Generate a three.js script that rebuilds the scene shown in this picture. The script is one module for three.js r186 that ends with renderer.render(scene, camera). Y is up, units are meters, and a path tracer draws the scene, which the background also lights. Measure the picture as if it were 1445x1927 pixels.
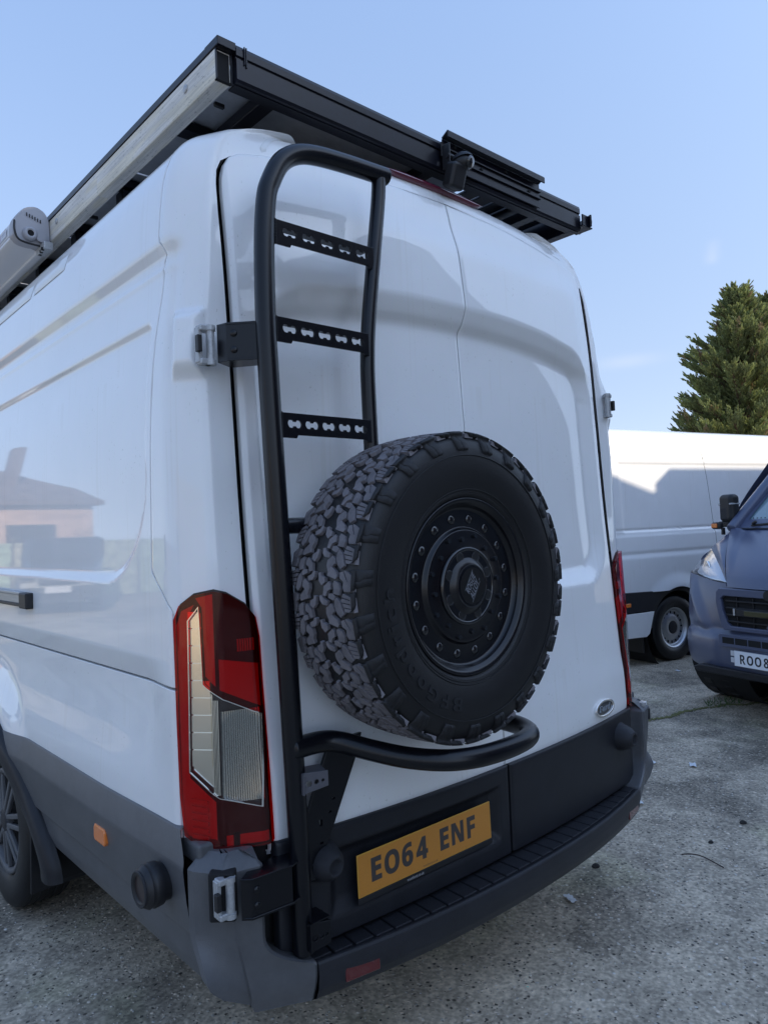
import * as THREE from 'three';
import { RoundedBoxGeometry } from 'three/addons/geometries/RoundedBoxGeometry.js';
import { mergeGeometries, toCreasedNormals } from 'three/addons/utils/BufferGeometryUtils.js';
import { FontLoader } from 'three/addons/loaders/FontLoader.js';
import { TextGeometry } from 'three/addons/geometries/TextGeometry.js';

// ---------------------------------------------------------------- camera, sky, sun, exposure
const scene = new THREE.Scene();
const camera = new THREE.PerspectiveCamera(70.587, 767 / 1024, 0.05, 2000);
camera.rotation.order = 'YXZ';
camera.position.set(-1.82389, 1.52997, 1.59762);
camera.rotation.set(0.0219912, -0.7345407, -0.0419269);
camera.updateMatrixWorld(true);

const SUN = new THREE.Vector3(Math.sin(0.524) * Math.cos(0.42), Math.sin(0.42), Math.cos(0.524) * Math.cos(0.42)).normalize();
function makeSky() {
  const w = 1024, h = 512, data = new Float32Array(w * h * 4), d = new THREE.Vector3();
  const pxDir = (u, v) => new THREE.Vector3((u - 722.5) / 1361.13, -(v - 963.5) / 1361.13, -1).applyEuler(camera.rotation).normalize();
  const wisp = pxDir(1178, 680), tr0 = pxDir(1342, 452), tr1 = pxDir(1338, 492);
  const zen = [0.23, 0.415, 0.84], hor = [0.63, 0.80, 1.04];
  for (let j = 0; j < h; j++) for (let i = 0; i < w; i++) {
    const el = ((j + 0.5) / h - 0.5) * Math.PI, az = ((i + 0.5) / w - 0.5) * 2 * Math.PI;
    d.set(Math.cos(el) * Math.cos(az), Math.sin(el), Math.cos(el) * Math.sin(az));
    const t = Math.pow(Math.max(0, Math.sin(Math.max(el, 0))), 0.62), g = Math.acos(Math.min(1, d.dot(SUN)));
    const near = 1.6 * Math.exp(-g / 0.22), glow = 1.3 * Math.exp(-g / 0.46), ray = 0.93 + 0.5 * Math.cos(g) ** 2, haze = 0.35 * Math.exp(-Math.max(el, 0) / 0.085);
    const c = [0, 1, 2].map((k) => (hor[k] + (zen[k] - hor[k]) * t) * ray + haze * [1.0, 0.98, 0.95][k] + glow * [0.80, 0.97, 1.20][k] + near * [1.0, 0.93, 0.82][k]);
    const ww = Math.exp(-Math.pow((d.y - wisp.y) / 0.006, 2) - Math.pow((d.x - wisp.x) / 0.018, 2)) * 0.22;
    const q = (d.y - tr1.y) / (tr0.y - tr1.y), lx = tr1.x + (tr0.x - tr1.x) * q;
    const tt = (q > -0.1 && q < 1.1 && d.x > 0.5) ? Math.exp(-Math.pow((d.x - lx) / 0.0022, 2)) * 0.22 * (1 - q * 0.6) : 0;
    const o = (j * w + i) * 4;
    for (let k = 0; k < 3; k++) data[o + k] = el < 0 ? 0.18 : c[k] + (ww + tt) * (1.05 - c[k]);
    data[o + 3] = 1;
  }
  const tex = new THREE.DataTexture(data, w, h, THREE.RGBAFormat, THREE.FloatType);
  tex.mapping = THREE.EquirectangularReflectionMapping; tex.magFilter = tex.minFilter = THREE.LinearFilter; tex.wrapS = THREE.RepeatWrapping; tex.needsUpdate = true;
  return tex;
}
scene.background = makeSky(); scene.environment = scene.background;

const sun = new THREE.DirectionalLight(0xfff0d8, 5);
sun.position.copy(SUN).multiplyScalar(60); sun.castShadow = true; sun.shadow.radius = 0.7;
Object.assign(sun.shadow.camera, { left: -40, right: 40, top: 40, bottom: -40, near: 1, far: 160 }); sun.shadow.mapSize.set(4096, 4096);
scene.add(sun); scene.add(sun.target);

const renderer = new THREE.WebGLRenderer({ antialias: true });
renderer.setSize(767, 1024);
renderer.toneMapping = THREE.LinearToneMapping; renderer.toneMappingExposure = 1.0;
renderer.shadowMap.enabled = true;

// ---------------------------------------------------------------- helpers
const font = await new FontLoader().loadAsync('fonts/droid/droid_sans_bold.typeface.json');
let seed = 7; const rnd = () => { seed = (seed * 1664525 + 1013904223) >>> 0; return seed / 4294967296; };
const clamp = (x, a = 0, b = 1) => Math.min(b, Math.max(a, x));
const sm = (a, b, x) => { const t = clamp((x - a) / (b - a)); return t * t * (3 - 2 * t); };
const lerp = (a, b, t) => a + (b - a) * t;
function tab(t) { // monotone table lookup, piecewise with smooth (cubic hermite) joins
  const n = t.length, sl = [];
  for (let i = 0; i < n - 1; i++) sl.push((t[i + 1][1] - t[i][1]) / (t[i + 1][0] - t[i][0]));
  const m = t.map((_, i) => i === 0 ? sl[0] : i === n - 1 ? sl[n - 2] : sl[i - 1] * sl[i] <= 0 ? 0 : 2 * sl[i - 1] * sl[i] / (sl[i - 1] + sl[i]));
  return (x) => {
    if (x <= t[0][0]) return t[0][1]; if (x >= t[n - 1][0]) return t[n - 1][1];
    let i = 0; while (x > t[i + 1][0]) i++;
    const h = t[i + 1][0] - t[i][0], s = (x - t[i][0]) / h, s2 = s * s, s3 = s2 * s;
    return (2 * s3 - 3 * s2 + 1) * t[i][1] + (s3 - 2 * s2 + s) * h * m[i] + (-2 * s3 + 3 * s2) * t[i + 1][1] + (s3 - s2) * h * m[i + 1];
  };
}
const linTab = (t) => (x) => { if (x <= t[0][0]) return t[0][1]; for (let i = 0; i < t.length - 1; i++) if (x <= t[i + 1][0]) return lerp(t[i][1], t[i + 1][1], (x - t[i][0]) / (t[i + 1][0] - t[i][0])); return t[t.length - 1][1]; };
const used = new Map();
function numbered(name) { const k = used.get(name) ?? 0; used.set(name, k + 1); return k ? `${name}_${String(k).padStart(3, '0')}` : name; }
function thing(name, label, category, pos = [0, 0, 0], ry = 0, group) {
  const g = new THREE.Group(); g.name = numbered(name); g.position.set(...pos); g.rotation.y = ry; g.userData = { label, category }; if (group) g.userData.group = group; scene.add(g); return g;
}
function part(name, geo, mat, parent, label) {
  const m = new THREE.Mesh(Array.isArray(geo) ? merge(geo) : geo, mat); m.name = name; m.castShadow = m.receiveShadow = true; if (label) m.userData.label = label; parent.add(m); return m;
}
function single(name, geo, mat, label, category, group) {
  const m = part(numbered(name), geo, mat, scene); m.userData = { label, category }; if (group) m.userData.group = group; return m;
}
function struct(name, geo, mat) { const m = part(name, geo, mat, scene); m.userData = { kind: 'structure' }; return m; }
function merge(list) {
  const l = list.map((g) => { const q = g.index ? g.toNonIndexed() : g; for (const k of Object.keys(q.attributes)) if (!['position', 'normal', 'uv'].includes(k)) q.deleteAttribute(k); if (!q.attributes.uv) q.setAttribute('uv', new THREE.BufferAttribute(new Float32Array(q.attributes.position.count * 2), 2)); return q; });
  return l.length === 1 ? l[0] : mergeGeometries(l, false);
}
function surf(us, vs, fn, flip = false, uvf) { // a sheet over parameter lists
  const nu = us.length, nv = vs.length, pos = [], uv = [], idx = [];
  for (let j = 0; j < nv; j++) for (let i = 0; i < nu; i++) { const p = fn(us[i], vs[j]); pos.push(p[0], p[1], p[2]); const t = uvf ? uvf(p) : [p[0] + p[2], p[1]]; uv.push(t[0], t[1]); }
  for (let j = 0; j < nv - 1; j++) for (let i = 0; i < nu - 1; i++) { const a = j * nu + i, b = a + 1, c = a + nu, d = c + 1; if (flip) idx.push(a, c, b, b, c, d); else idx.push(a, b, c, b, d, c); }
  const g = new THREE.BufferGeometry(); g.setAttribute('position', new THREE.Float32BufferAttribute(pos, 3)); g.setAttribute('uv', new THREE.Float32BufferAttribute(uv, 2)); g.setIndex(idx); g.computeVertexNormals(); return g;
}
function range(a, b, step) { const n = Math.max(1, Math.round(Math.abs(b - a) / step)), r = []; for (let i = 0; i <= n; i++) r.push(lerp(a, b, i / n)); return r; }
const V = (p) => new THREE.Vector3(...p);
function pipe(pts, r, closed = false, tension = 0.5, seg) {
  const c = new THREE.CatmullRomCurve3(pts.map(V), closed, 'catmullrom', tension);
  return [new THREE.TubeGeometry(c, seg ?? Math.max(8, pts.length * 10), r, 20, closed), ...(closed ? [] : [ball(pts[0], r, 0.35, pts[1]), ball(pts[pts.length - 1], r, 0.35, pts[pts.length - 2])])];
}
function ball(p, r, sq, toward) { // a flattened cap closing a tube
  const g = new THREE.SphereGeometry(r, 20, 12); g.scale(1, sq, 1);
  const q = new THREE.Quaternion().setFromUnitVectors(new THREE.Vector3(0, 1, 0), V(p).sub(V(toward)).normalize()); g.applyQuaternion(q); g.translate(...p); return g;
}
function fillet(pts, rad) { // polyline with rounded corners, sampled
  const out = [pts[0]];
  for (let i = 1; i < pts.length - 1; i++) {
    const a = V(pts[i - 1]), b = V(pts[i]), c = V(pts[i + 1]), u = a.clone().sub(b), w = c.clone().sub(b), R = Math.min(rad, u.length() * 0.48, w.length() * 0.48);
    u.setLength(R); w.setLength(R); const cv = new THREE.QuadraticBezierCurve3(b.clone().add(u), b, b.clone().add(w));
    for (let k = 0; k <= 8; k++) out.push(cv.getPoint(k / 8).toArray());
  }
  out.push(pts[pts.length - 1]); return out;
}
function pipeF(pts, r, rad, seg = 120) { const q = fillet(pts, rad), cp = new THREE.CurvePath(); for (let i = 0; i < q.length - 1; i++) if (V(q[i]).distanceTo(V(q[i + 1])) > 1e-5) cp.add(new THREE.LineCurve3(V(q[i]), V(q[i + 1]))); return [new THREE.TubeGeometry(cp, seg, r, 20, false), ball(q[0], r, 0.3, q[1]), ball(q[q.length - 1], r, 0.3, q[q.length - 2])]; }
function rbox(w, h, d, r = 0.004, seg = 2) { return new RoundedBoxGeometry(w, h, d, seg, Math.min(r, w / 2.01, h / 2.01, d / 2.01)); }
function at(g, x, y, z, rx = 0, ry = 0, rz = 0) { g.applyMatrix4(new THREE.Matrix4().compose(new THREE.Vector3(x, y, z), new THREE.Quaternion().setFromEuler(new THREE.Euler(rx, ry, rz, 'YXZ')), new THREE.Vector3(1, 1, 1))); return g; }
function box(w, h, d, x, y, z, r = 0.004, rx = 0, ry = 0, rz = 0) { return at(rbox(w, h, d, r), x, y, z, rx, ry, rz); }
function poly(pts, depth, bevel = 0, holes = []) {
  const s = new THREE.Shape(pts.map((p) => new THREE.Vector2(p[0], p[1]))); for (const h of holes) s.holes.push(h instanceof THREE.Path ? h : new THREE.Path(h.map((p) => new THREE.Vector2(p[0], p[1]))));
  return new THREE.ExtrudeGeometry(s, { depth, bevelEnabled: bevel > 0, bevelSize: bevel, bevelThickness: bevel, bevelSegments: 2, bevelOffset: -bevel, curveSegments: 14 });
}
function lathe(prof, seg = 96) { return new THREE.LatheGeometry(prof.map((p) => new THREE.Vector2(p[0], p[1])), seg); } // about y
const latheZ = (prof, seg) => { const g = lathe(prof, seg); g.rotateX(Math.PI / 2); return g; };   // y -> +z
const cyl = (r, h, seg = 24, r2) => new THREE.CylinderGeometry(r2 ?? r, r, h, seg);
function mirrorX(g) { const q = g.clone(); q.scale(-1, 1, 1); if (q.index) { const a = q.index.array; for (let i = 0; i < a.length; i += 3) { const t = a[i]; a[i] = a[i + 1]; a[i + 1] = t; } } else { for (const k of Object.keys(q.attributes)) { const b = q.attributes[k], n = b.itemSize, s = b.array; for (let i = 0; i < b.count; i += 3) for (let c = 0; c < n; c++) { const t = s[i * n + c]; s[i * n + c] = s[(i + 1) * n + c]; s[(i + 1) * n + c] = t; } } } q.computeVertexNormals(); return q; }

// ---------------------------------------------------------------- textures
const perm = new Uint8Array(512); { const p = [...Array(256).keys()]; for (let i = 255; i > 0; i--) { const j = Math.floor(rnd() * (i + 1)); [p[i], p[j]] = [p[j], p[i]]; } for (let i = 0; i < 512; i++) perm[i] = p[i & 255]; }
function vnoise(x, y, per) { // tileable value noise, period per cells
  const xi = Math.floor(x), yi = Math.floor(y), fx = x - xi, fy = y - yi, u = fx * fx * (3 - 2 * fx), v = fy * fy * (3 - 2 * fy), P = (a, b) => perm[perm[((a % per) + per) % per & 255] + (((b % per) + per) % per & 255)] / 255;
  return lerp(lerp(P(xi, yi), P(xi + 1, yi), u), lerp(P(xi, yi + 1), P(xi + 1, yi + 1), u), v);
}
function fbm(u, v, base, oct) { let s = 0, a = 0.5, f = base, t = 0; for (let o = 0; o < oct; o++) { s += a * vnoise(u * f, v * f, f); t += a; a *= 0.5; f *= 2; } return s / t; }
function dataTex(n, fn, srgb = true, rep = 1) {
  const d = new Uint8Array(n * n * 4);
  for (let j = 0; j < n; j++) for (let i = 0; i < n; i++) { const c = fn(i / n, j / n, i, j), o = (j * n + i) * 4; d[o] = clamp(c[0], 0, 255); d[o + 1] = clamp(c[1], 0, 255); d[o + 2] = clamp(c[2], 0, 255); d[o + 3] = 255; }
  const t = new THREE.DataTexture(d, n, n, THREE.RGBAFormat); t.wrapS = t.wrapT = THREE.RepeatWrapping; t.magFilter = THREE.LinearFilter; t.minFilter = THREE.LinearMipmapLinearFilter; t.generateMipmaps = true; if (srgb) t.colorSpace = THREE.SRGBColorSpace; t.repeat.set(rep, rep); t.needsUpdate = true; return t;
}
const grainTex = dataTex(512, (u, v) => { const a = fbm(u, v, 128, 2) * 255; return [a, a, a]; }, false, 6);
const dustTex = (r, g, b, amp, base = 16) => dataTex(512, (u, v) => { const n = fbm(u, v, base, 5) - 0.5, m = fbm(u + 0.37, v + 0.11, 96, 2) - 0.5, k = 1 + amp * n * 2 + amp * 0.7 * m; return [r * k, g * k, b * k]; });
function canvasTex(w, h, draw) { const c = document.createElement('canvas'); c.width = w; c.height = h; draw(c.getContext('2d'), w, h); const t = new THREE.CanvasTexture(c); t.colorSpace = THREE.SRGBColorSpace; t.magFilter = THREE.LinearFilter; t.anisotropy = 8; return t; }

// ---------------------------------------------------------------- materials
const std = (o) => new THREE.MeshStandardMaterial(o), phy = (o) => new THREE.MeshPhysicalMaterial(o), rgb = (r, g, b) => new THREE.Color().setRGB(r, g, b);
const M = {};
const paintTex = dataTex(1024, (u, v) => { const b = fbm(u, v, 6, 4) - 0.5, st = sm(0.72, 0.9, vnoise(u * 90, v * 3, 90)) * sm(0.5, 0.8, vnoise(u * 12, v * 4 + 7, 12)), sp = sm(0.93, 0.98, vnoise(u * 160 + 3, v * 160, 160)) * sm(0.55, 0.75, fbm(u + 0.5, v, 8, 2)), k = 231 + 8 * b - 3.5 * st - 30 * sp; return [k, k + 0.6 - 0.6 * st, k + 1.2 - 2 * st - 4 * sp]; });
M.paint = phy({ map: paintTex, roughness: 0.45, clearcoat: 1, clearcoatRoughness: 0.03 });
M.paintDull = phy({ color: rgb(0.72, 0.74, 0.75), roughness: 0.5, clearcoat: 0.8, clearcoatRoughness: 0.08 });
M.gap = std({ color: rgb(0.008, 0.008, 0.009), roughness: 0.9 });
M.rubberSeal = std({ color: rgb(0.012, 0.012, 0.013), roughness: 0.7 });
M.clad = phy({ map: dustTex(32, 33, 38, 0.10, 24), specularIntensity: 0.7, roughness: 0.42, bumpMap: grainTex, bumpScale: 0.0003 });
M.cladMap = phy({ map: dustTex(84, 85, 88, 0.07, 24), roughness: 0.38, bumpMap: grainTex, bumpScale: 0.0004 });  // same plastic as the dark bumper, colour lightened for the brighter light on side faces
M.bumper = phy({ map: dustTex(38, 39, 44, 0.12, 24), specularIntensity: 0.7, roughness: 0.44, bumpMap: grainTex, bumpScale: 0.0005 });
M.black = std({ color: rgb(0.009, 0.009, 0.011), roughness: 0.5 });
M.powder = phy({ color: rgb(0.003, 0.0035, 0.006), roughness: 0.27, bumpMap: grainTex, bumpScale: 0.00004, specularIntensity: 0.8 });
M.gloss = phy({ color: rgb(0.008, 0.008, 0.010), roughness: 0.16, clearcoat: 0.6, clearcoatRoughness: 0.1 });
M.tyre = std({ map: dustTex(18, 18, 21, 0.25), roughness: 0.62, bumpMap: grainTex, bumpScale: 0.0004 });
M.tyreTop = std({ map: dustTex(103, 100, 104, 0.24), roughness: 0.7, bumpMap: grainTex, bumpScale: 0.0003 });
M.tyreSide = std({ map: dustTex(16, 16, 19, 0.25), roughness: 0.45, bumpMap: grainTex, bumpScale: 0.0003 });
M.rim = phy({ color: rgb(0.003, 0.003, 0.005), roughness: 0.26, metalness: 0.0 });
M.steel = std({ color: rgb(0.52, 0.53, 0.55), roughness: 0.34, metalness: 0.9 });
M.zinc = std({ map: dustTex(168, 170, 172, 0.10), roughness: 0.4, metalness: 0.35 });
M.alu = std({ map: dataTex(1024, (u, v) => { const s = fbm(u, v, 5, 5), st = vnoise(u * 12, v * 180, 180), st2 = vnoise(u * 5, v * 60, 60), k = fbm(u + 0.3, v, 90, 2), tan = sm(0.5, 0.72, vnoise(u * 4 + 2, v * 14, 14)); let b = 206 + 34 * (s - 0.5) + 26 * (st - 0.5) + 20 * (st2 - 0.5) - 30 * sm(0.74, 0.82, k); return [b, b * (0.98 - 0.015 * tan), b * (0.945 - 0.06 * tan)]; }), roughness: 0.6, metalness: 0.08 });
M.rackBlack = phy({ map: dustTex(17, 18, 28, 0.4), specularIntensity: 0.7, roughness: 0.33, bumpMap: grainTex, bumpScale: 0.00006 });
M.rackPanel = std({ map: dustTex(186, 186, 190, 0.08), roughness: 0.45, metalness: 0.1 });
M.awning = std({ color: rgb(0.60, 0.60, 0.62), roughness: 0.42 });
M.awningEnd = std({ color: rgb(0.34, 0.34, 0.37), roughness: 0.5 });
M.red = phy({ color: rgb(0.86, 0.022, 0.022), roughness: 0.06, transmission: 1, thickness: 0, ior: 1.49 });
M.clear = phy({ color: rgb(0.95, 0.95, 0.95), roughness: 0.04, transmission: 1, thickness: 0, ior: 1.49 });
M.chrome = std({ color: rgb(0.85, 0.84, 0.82), roughness: 0.12, metalness: 1 });
M.bowl = std({ color: rgb(0.46, 0.47, 0.45), roughness: 0.14, metalness: 1 });
M.reflector = std({ color: rgb(0.93, 0.88, 0.76), roughness: 0.16, metalness: 1 });  // cream tint paints in the warm sunlit wall this metal would mirror
M.redInner = std({ color: rgb(0.52, 0.06, 0.05), roughness: 0.3, metalness: 0.3 });
M.lampBlack = std({ color: rgb(0.02, 0.012, 0.012), roughness: 0.35 });
M.orange = phy({ color: rgb(0.75, 0.20, 0.03), roughness: 0.25, clearcoat: 0.8, clearcoatRoughness: 0.1 });
M.glass = phy({ color: rgb(0.85, 0.92, 0.93), roughness: 0.03, transmission: 1, thickness: 0 });

// ---------------------------------------------------------------- ground
function groundTexture() {
  const n = 2048, d = new Uint8Array(n * n * 4), b = new Float32Array(n * n), s = [];
  for (let j = 0; j < n; j++) for (let i = 0; i < n; i++) {
    const u = i / n, v = j / n, big = fbm(u, v, 4, 4), mid = fbm(u + 0.3, v, 40, 3), fine = fbm(u, v + 0.2, 400, 2), o = j * n + i;
    let k = 160 + 64 * (big - 0.5) + 52 * (mid - 0.5) + 84 * (fine - 0.5) - 34 * sm(0.56, 0.70, fbm(u + 0.15, v + 0.7, 6, 5));
    const moss = sm(0.62, 0.80, fbm(u + 0.6, v + 0.4, 10, 4)) * 0.12;
    d[o * 4] = clamp(k * (1.075 - 0.18 * moss), 0, 255); d[o * 4 + 1] = clamp(k * (1.0 - 0.02 * moss), 0, 255); d[o * 4 + 2] = clamp(k * (0.885 - 0.3 * moss), 0, 255); d[o * 4 + 3] = 255; b[o] = 0.4 + 0.35 * (fine - 0.5);
  }
  for (let q = 0; q < 60000; q++) { // aggregate showing through
    const x = rnd() * n, y = rnd() * n, r = 0.8 + Math.pow(rnd(), 3) * 2.4, e = 0.5 + rnd() * 0.5, a = rnd() * 3.14, l = rnd() < 0.62 ? 168 + rnd() * 70 : 34 + rnd() * 40, wm = rnd() * 0.1 - 0.03, ca = Math.cos(a), sa = Math.sin(a), R = Math.ceil(r);
    for (let yy = -R; yy <= R; yy++) for (let xx = -R; xx <= R; xx++) {
      const p = (xx * ca + yy * sa) / r, t = (-xx * sa + yy * ca) / (r * e), m = p * p + t * t; if (m > 1) continue;
      const o = ((Math.floor(y + yy) + n) % n) * n + ((Math.floor(x + xx) + n) % n), f = 0.8;
      d[o * 4] = lerp(d[o * 4], l * (1.04 + wm), f); d[o * 4 + 1] = lerp(d[o * 4 + 1], l, f); d[o * 4 + 2] = lerp(d[o * 4 + 2], l * (0.94 - wm), f); b[o] = l > 100 ? 0.4 + 0.6 * (1 - m * 0.5) : 0.2;
    }
  }
  const t = new THREE.DataTexture(d, n, n, THREE.RGBAFormat), bd = new Uint8Array(n * n * 4); for (let o = 0; o < n * n; o++) { bd[o * 4] = bd[o * 4 + 1] = bd[o * 4 + 2] = clamp(b[o] * 255, 0, 255); bd[o * 4 + 3] = 255; }
  const bt = new THREE.DataTexture(bd, n, n, THREE.RGBAFormat);
  for (const x of [t, bt]) { x.wrapS = x.wrapT = THREE.RepeatWrapping; x.magFilter = THREE.LinearFilter; x.minFilter = THREE.LinearMipmapLinearFilter; x.generateMipmaps = true; x.needsUpdate = true; }
  t.colorSpace = THREE.SRGBColorSpace; return [t, bt];
}
const [gTex, gBump] = groundTexture();
M.ground = std({ map: gTex, bumpMap: gBump, bumpScale: 0.004, roughness: 0.88 });
{
  const g = new THREE.PlaneGeometry(600, 600, 1, 1); g.rotateX(-Math.PI / 2); const p = g.attributes.position, uv = g.attributes.uv; for (let i = 0; i < p.count; i++) uv.setXY(i, (p.getX(i) * 0.94 + p.getZ(i) * 0.34) / 4.4, (p.getZ(i) * 0.94 - p.getX(i) * 0.34) / 4.4);
  struct('ground', g, M.ground);
}

// ---------------------------------------------------------------- the main van
const X = tab([[0.35, 0.985], [0.6, 1.008], [0.8, 1.018], [1.15, 1.015], [1.44, 1.011], [1.9, 1.009], [2.05, 1.000], [2.2, 0.982], [2.35, 0.967], [2.48, 0.945], [2.565, 0.914], [2.602, 0.888], [2.626, 0.858], [2.642, 0.82], [2.654, 0.76], [2.660, 0.70]]);
const ZR = tab([[0.4, 0.0], [1.1, -0.004], [1.4, -0.012], [1.75, -0.018], [2.05, -0.035], [2.4, -0.06], [2.565, -0.080], [2.602, -0.090], [2.626, -0.104], [2.646, -0.130], [2.660, -0.180]]);
const ZC = tab([[0.4, 0.105], [0.75, 0.105], [1.2, 0.076], [1.6, 0.046], [1.9, 0.030], [2.2, 0.014], [2.4, -0.006], [2.55, -0.026], [2.63, -0.045]]);
const Zd0 = (x, y) => ZC(y) - 0.055 * Math.pow(Math.abs(x) / 0.87, 2.2);
const crown = (x, y) => 0.045 * (1 - Math.min(1, Math.pow(x / 0.92, 2))) * sm(2.40, 2.60, y);
// plan outline of the rear left corner: s = 0 at the corner edge, negative along chamfer and side, positive along the rear
function perim(s, y) {
  const w = X(y), zr = ZR(y), xc = w - 0.066, LC = 0.112, C = [-xc, zr], A = [-w, zr - 0.09];
  const seg = (q) => {
    if (q >= 0) { const x = -xc + q, zt = Zd0(-0.862, y) - 0.004, k = clamp(q / Math.max(0.02, xc - 0.862)); return [x, lerp(zr, Math.max(zt, zr - 0.03), k)]; }
    if (q > -LC) { const t = -q / LC; return [lerp(C[0], A[0], t), lerp(C[1], A[1], t)]; }
    return [A[0], A[1] + (q + LC)];
  };
  const blend = (c, r) => { if (Math.abs(s - c) < r) { const p = seg(c - r), q = seg(c), n = seg(c + r), t = (s - c + r) / (2 * r); return [0, 1].map((k) => (1 - t) * (1 - t) * p[k] + 2 * t * (1 - t) * q[k] + t * t * n[k]); } return null; };
  return blend(0, 0.016) ?? blend(-LC, 0.03) ?? seg(s);
}
function perimN(s, y) { const a = perim(s - 0.004, y), b = perim(s + 0.004, y), dx = b[0] - a[0], dz = b[1] - a[1], l = Math.hypot(dx, dz); return [-dz / l, dx / l]; }
const onBody = (s, y, off) => { const p = perim(s, y), n = perimN(s, y); return [p[0] + n[0] * off, y, p[1] + n[1] * off]; };
const seamS = linTab([[0.4, -0.10], [1.34, -0.115], [1.345, -0.118], [1.44, -0.222], [1.9, -0.196], [2.05, -0.188], [2.2, -0.165], [2.262, -0.160], [2.275, -0.145], [2.295, -0.145], [2.315, -0.158], [2.5, -0.16], [2.62, -0.165], [2.7, -0.165]]);
const SEAMY = (s) => 1.15 + 0.006 * sm(-1.6, -0.1, s);
// pressings in the side panels: how far the sheet stands out
function rrect(a, b, a0, a1, b0, b1, rTR, rBR) { // signed inside distance of a panel, right-hand corner radii
  const r = b > (b0 + b1) / 2 ? rTR : rBR, px = a - (a1 - r), py = b > (b0 + b1) / 2 ? b - (b1 - r) : (b0 + r) - b;
  if (px > 0 && py > 0) return r - Math.hypot(px, py);
  return Math.min(a1 - a, b1 - b, b - b0, a - a0);
}
function sideD(z, y) {
  let d = 0;
  const inGroove = sm(-0.055, -0.085, z);
  d += inGroove * (-0.020) * (1 - clamp((y - 2.272) / 0.036)) * sm(1.7, 2.2, y);                       // shoulder line
  d += inGroove * 0.004 * Math.exp(-Math.pow((y - 2.238) / 0.008, 2));
  const w = rrect(z, y, -5.4, -0.235, 1.405, 2.112, 0.035, 0.30);                                          // blanked window
  d += -0.013 * clamp(w / (y < 1.6 ? 0.026 : 0.020));
  const f = sm(-0.10, -0.30, z);
  d += -0.017 * f * clamp((1.215 - y) / 0.062) * (y > 1.0 ? 1 : 1) * sm(0.86, 1.10, y);                  // waist crease
  const ra = Math.hypot(z + 1.83, y - 0.36), fl = y < 1.145 ? 1 : 0;
  d += fl * 0.030 * (1 - sm(0.56, 0.74, ra)) * sm(1.145, 1.0, y);                                        // arch flare
  d += fl * 0.012 * sm(1.0, 0.82, y) * sm(-0.08, -0.6, z);
  return d;
}
const ARCH = [[0, 0.905], [0.15, 0.882], [0.28, 0.842], [0.377, 0.795], [0.47, 0.725], [0.55, 0.640], [0.62, 0.565], [0.69, 0.48], [0.735, 0.40], [0.745, 0.34]];   // outer edge of the arch trim: distance from the axle, height
const archY = (d) => { const a = Math.abs(d); return a > 0.73 ? 0 : linTab(ARCH)(a) - 0.022; };
const van = thing('panel_van', 'large white high-roof panel van carrying the ladder and spare wheel on its rear doors', 'van');
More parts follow.
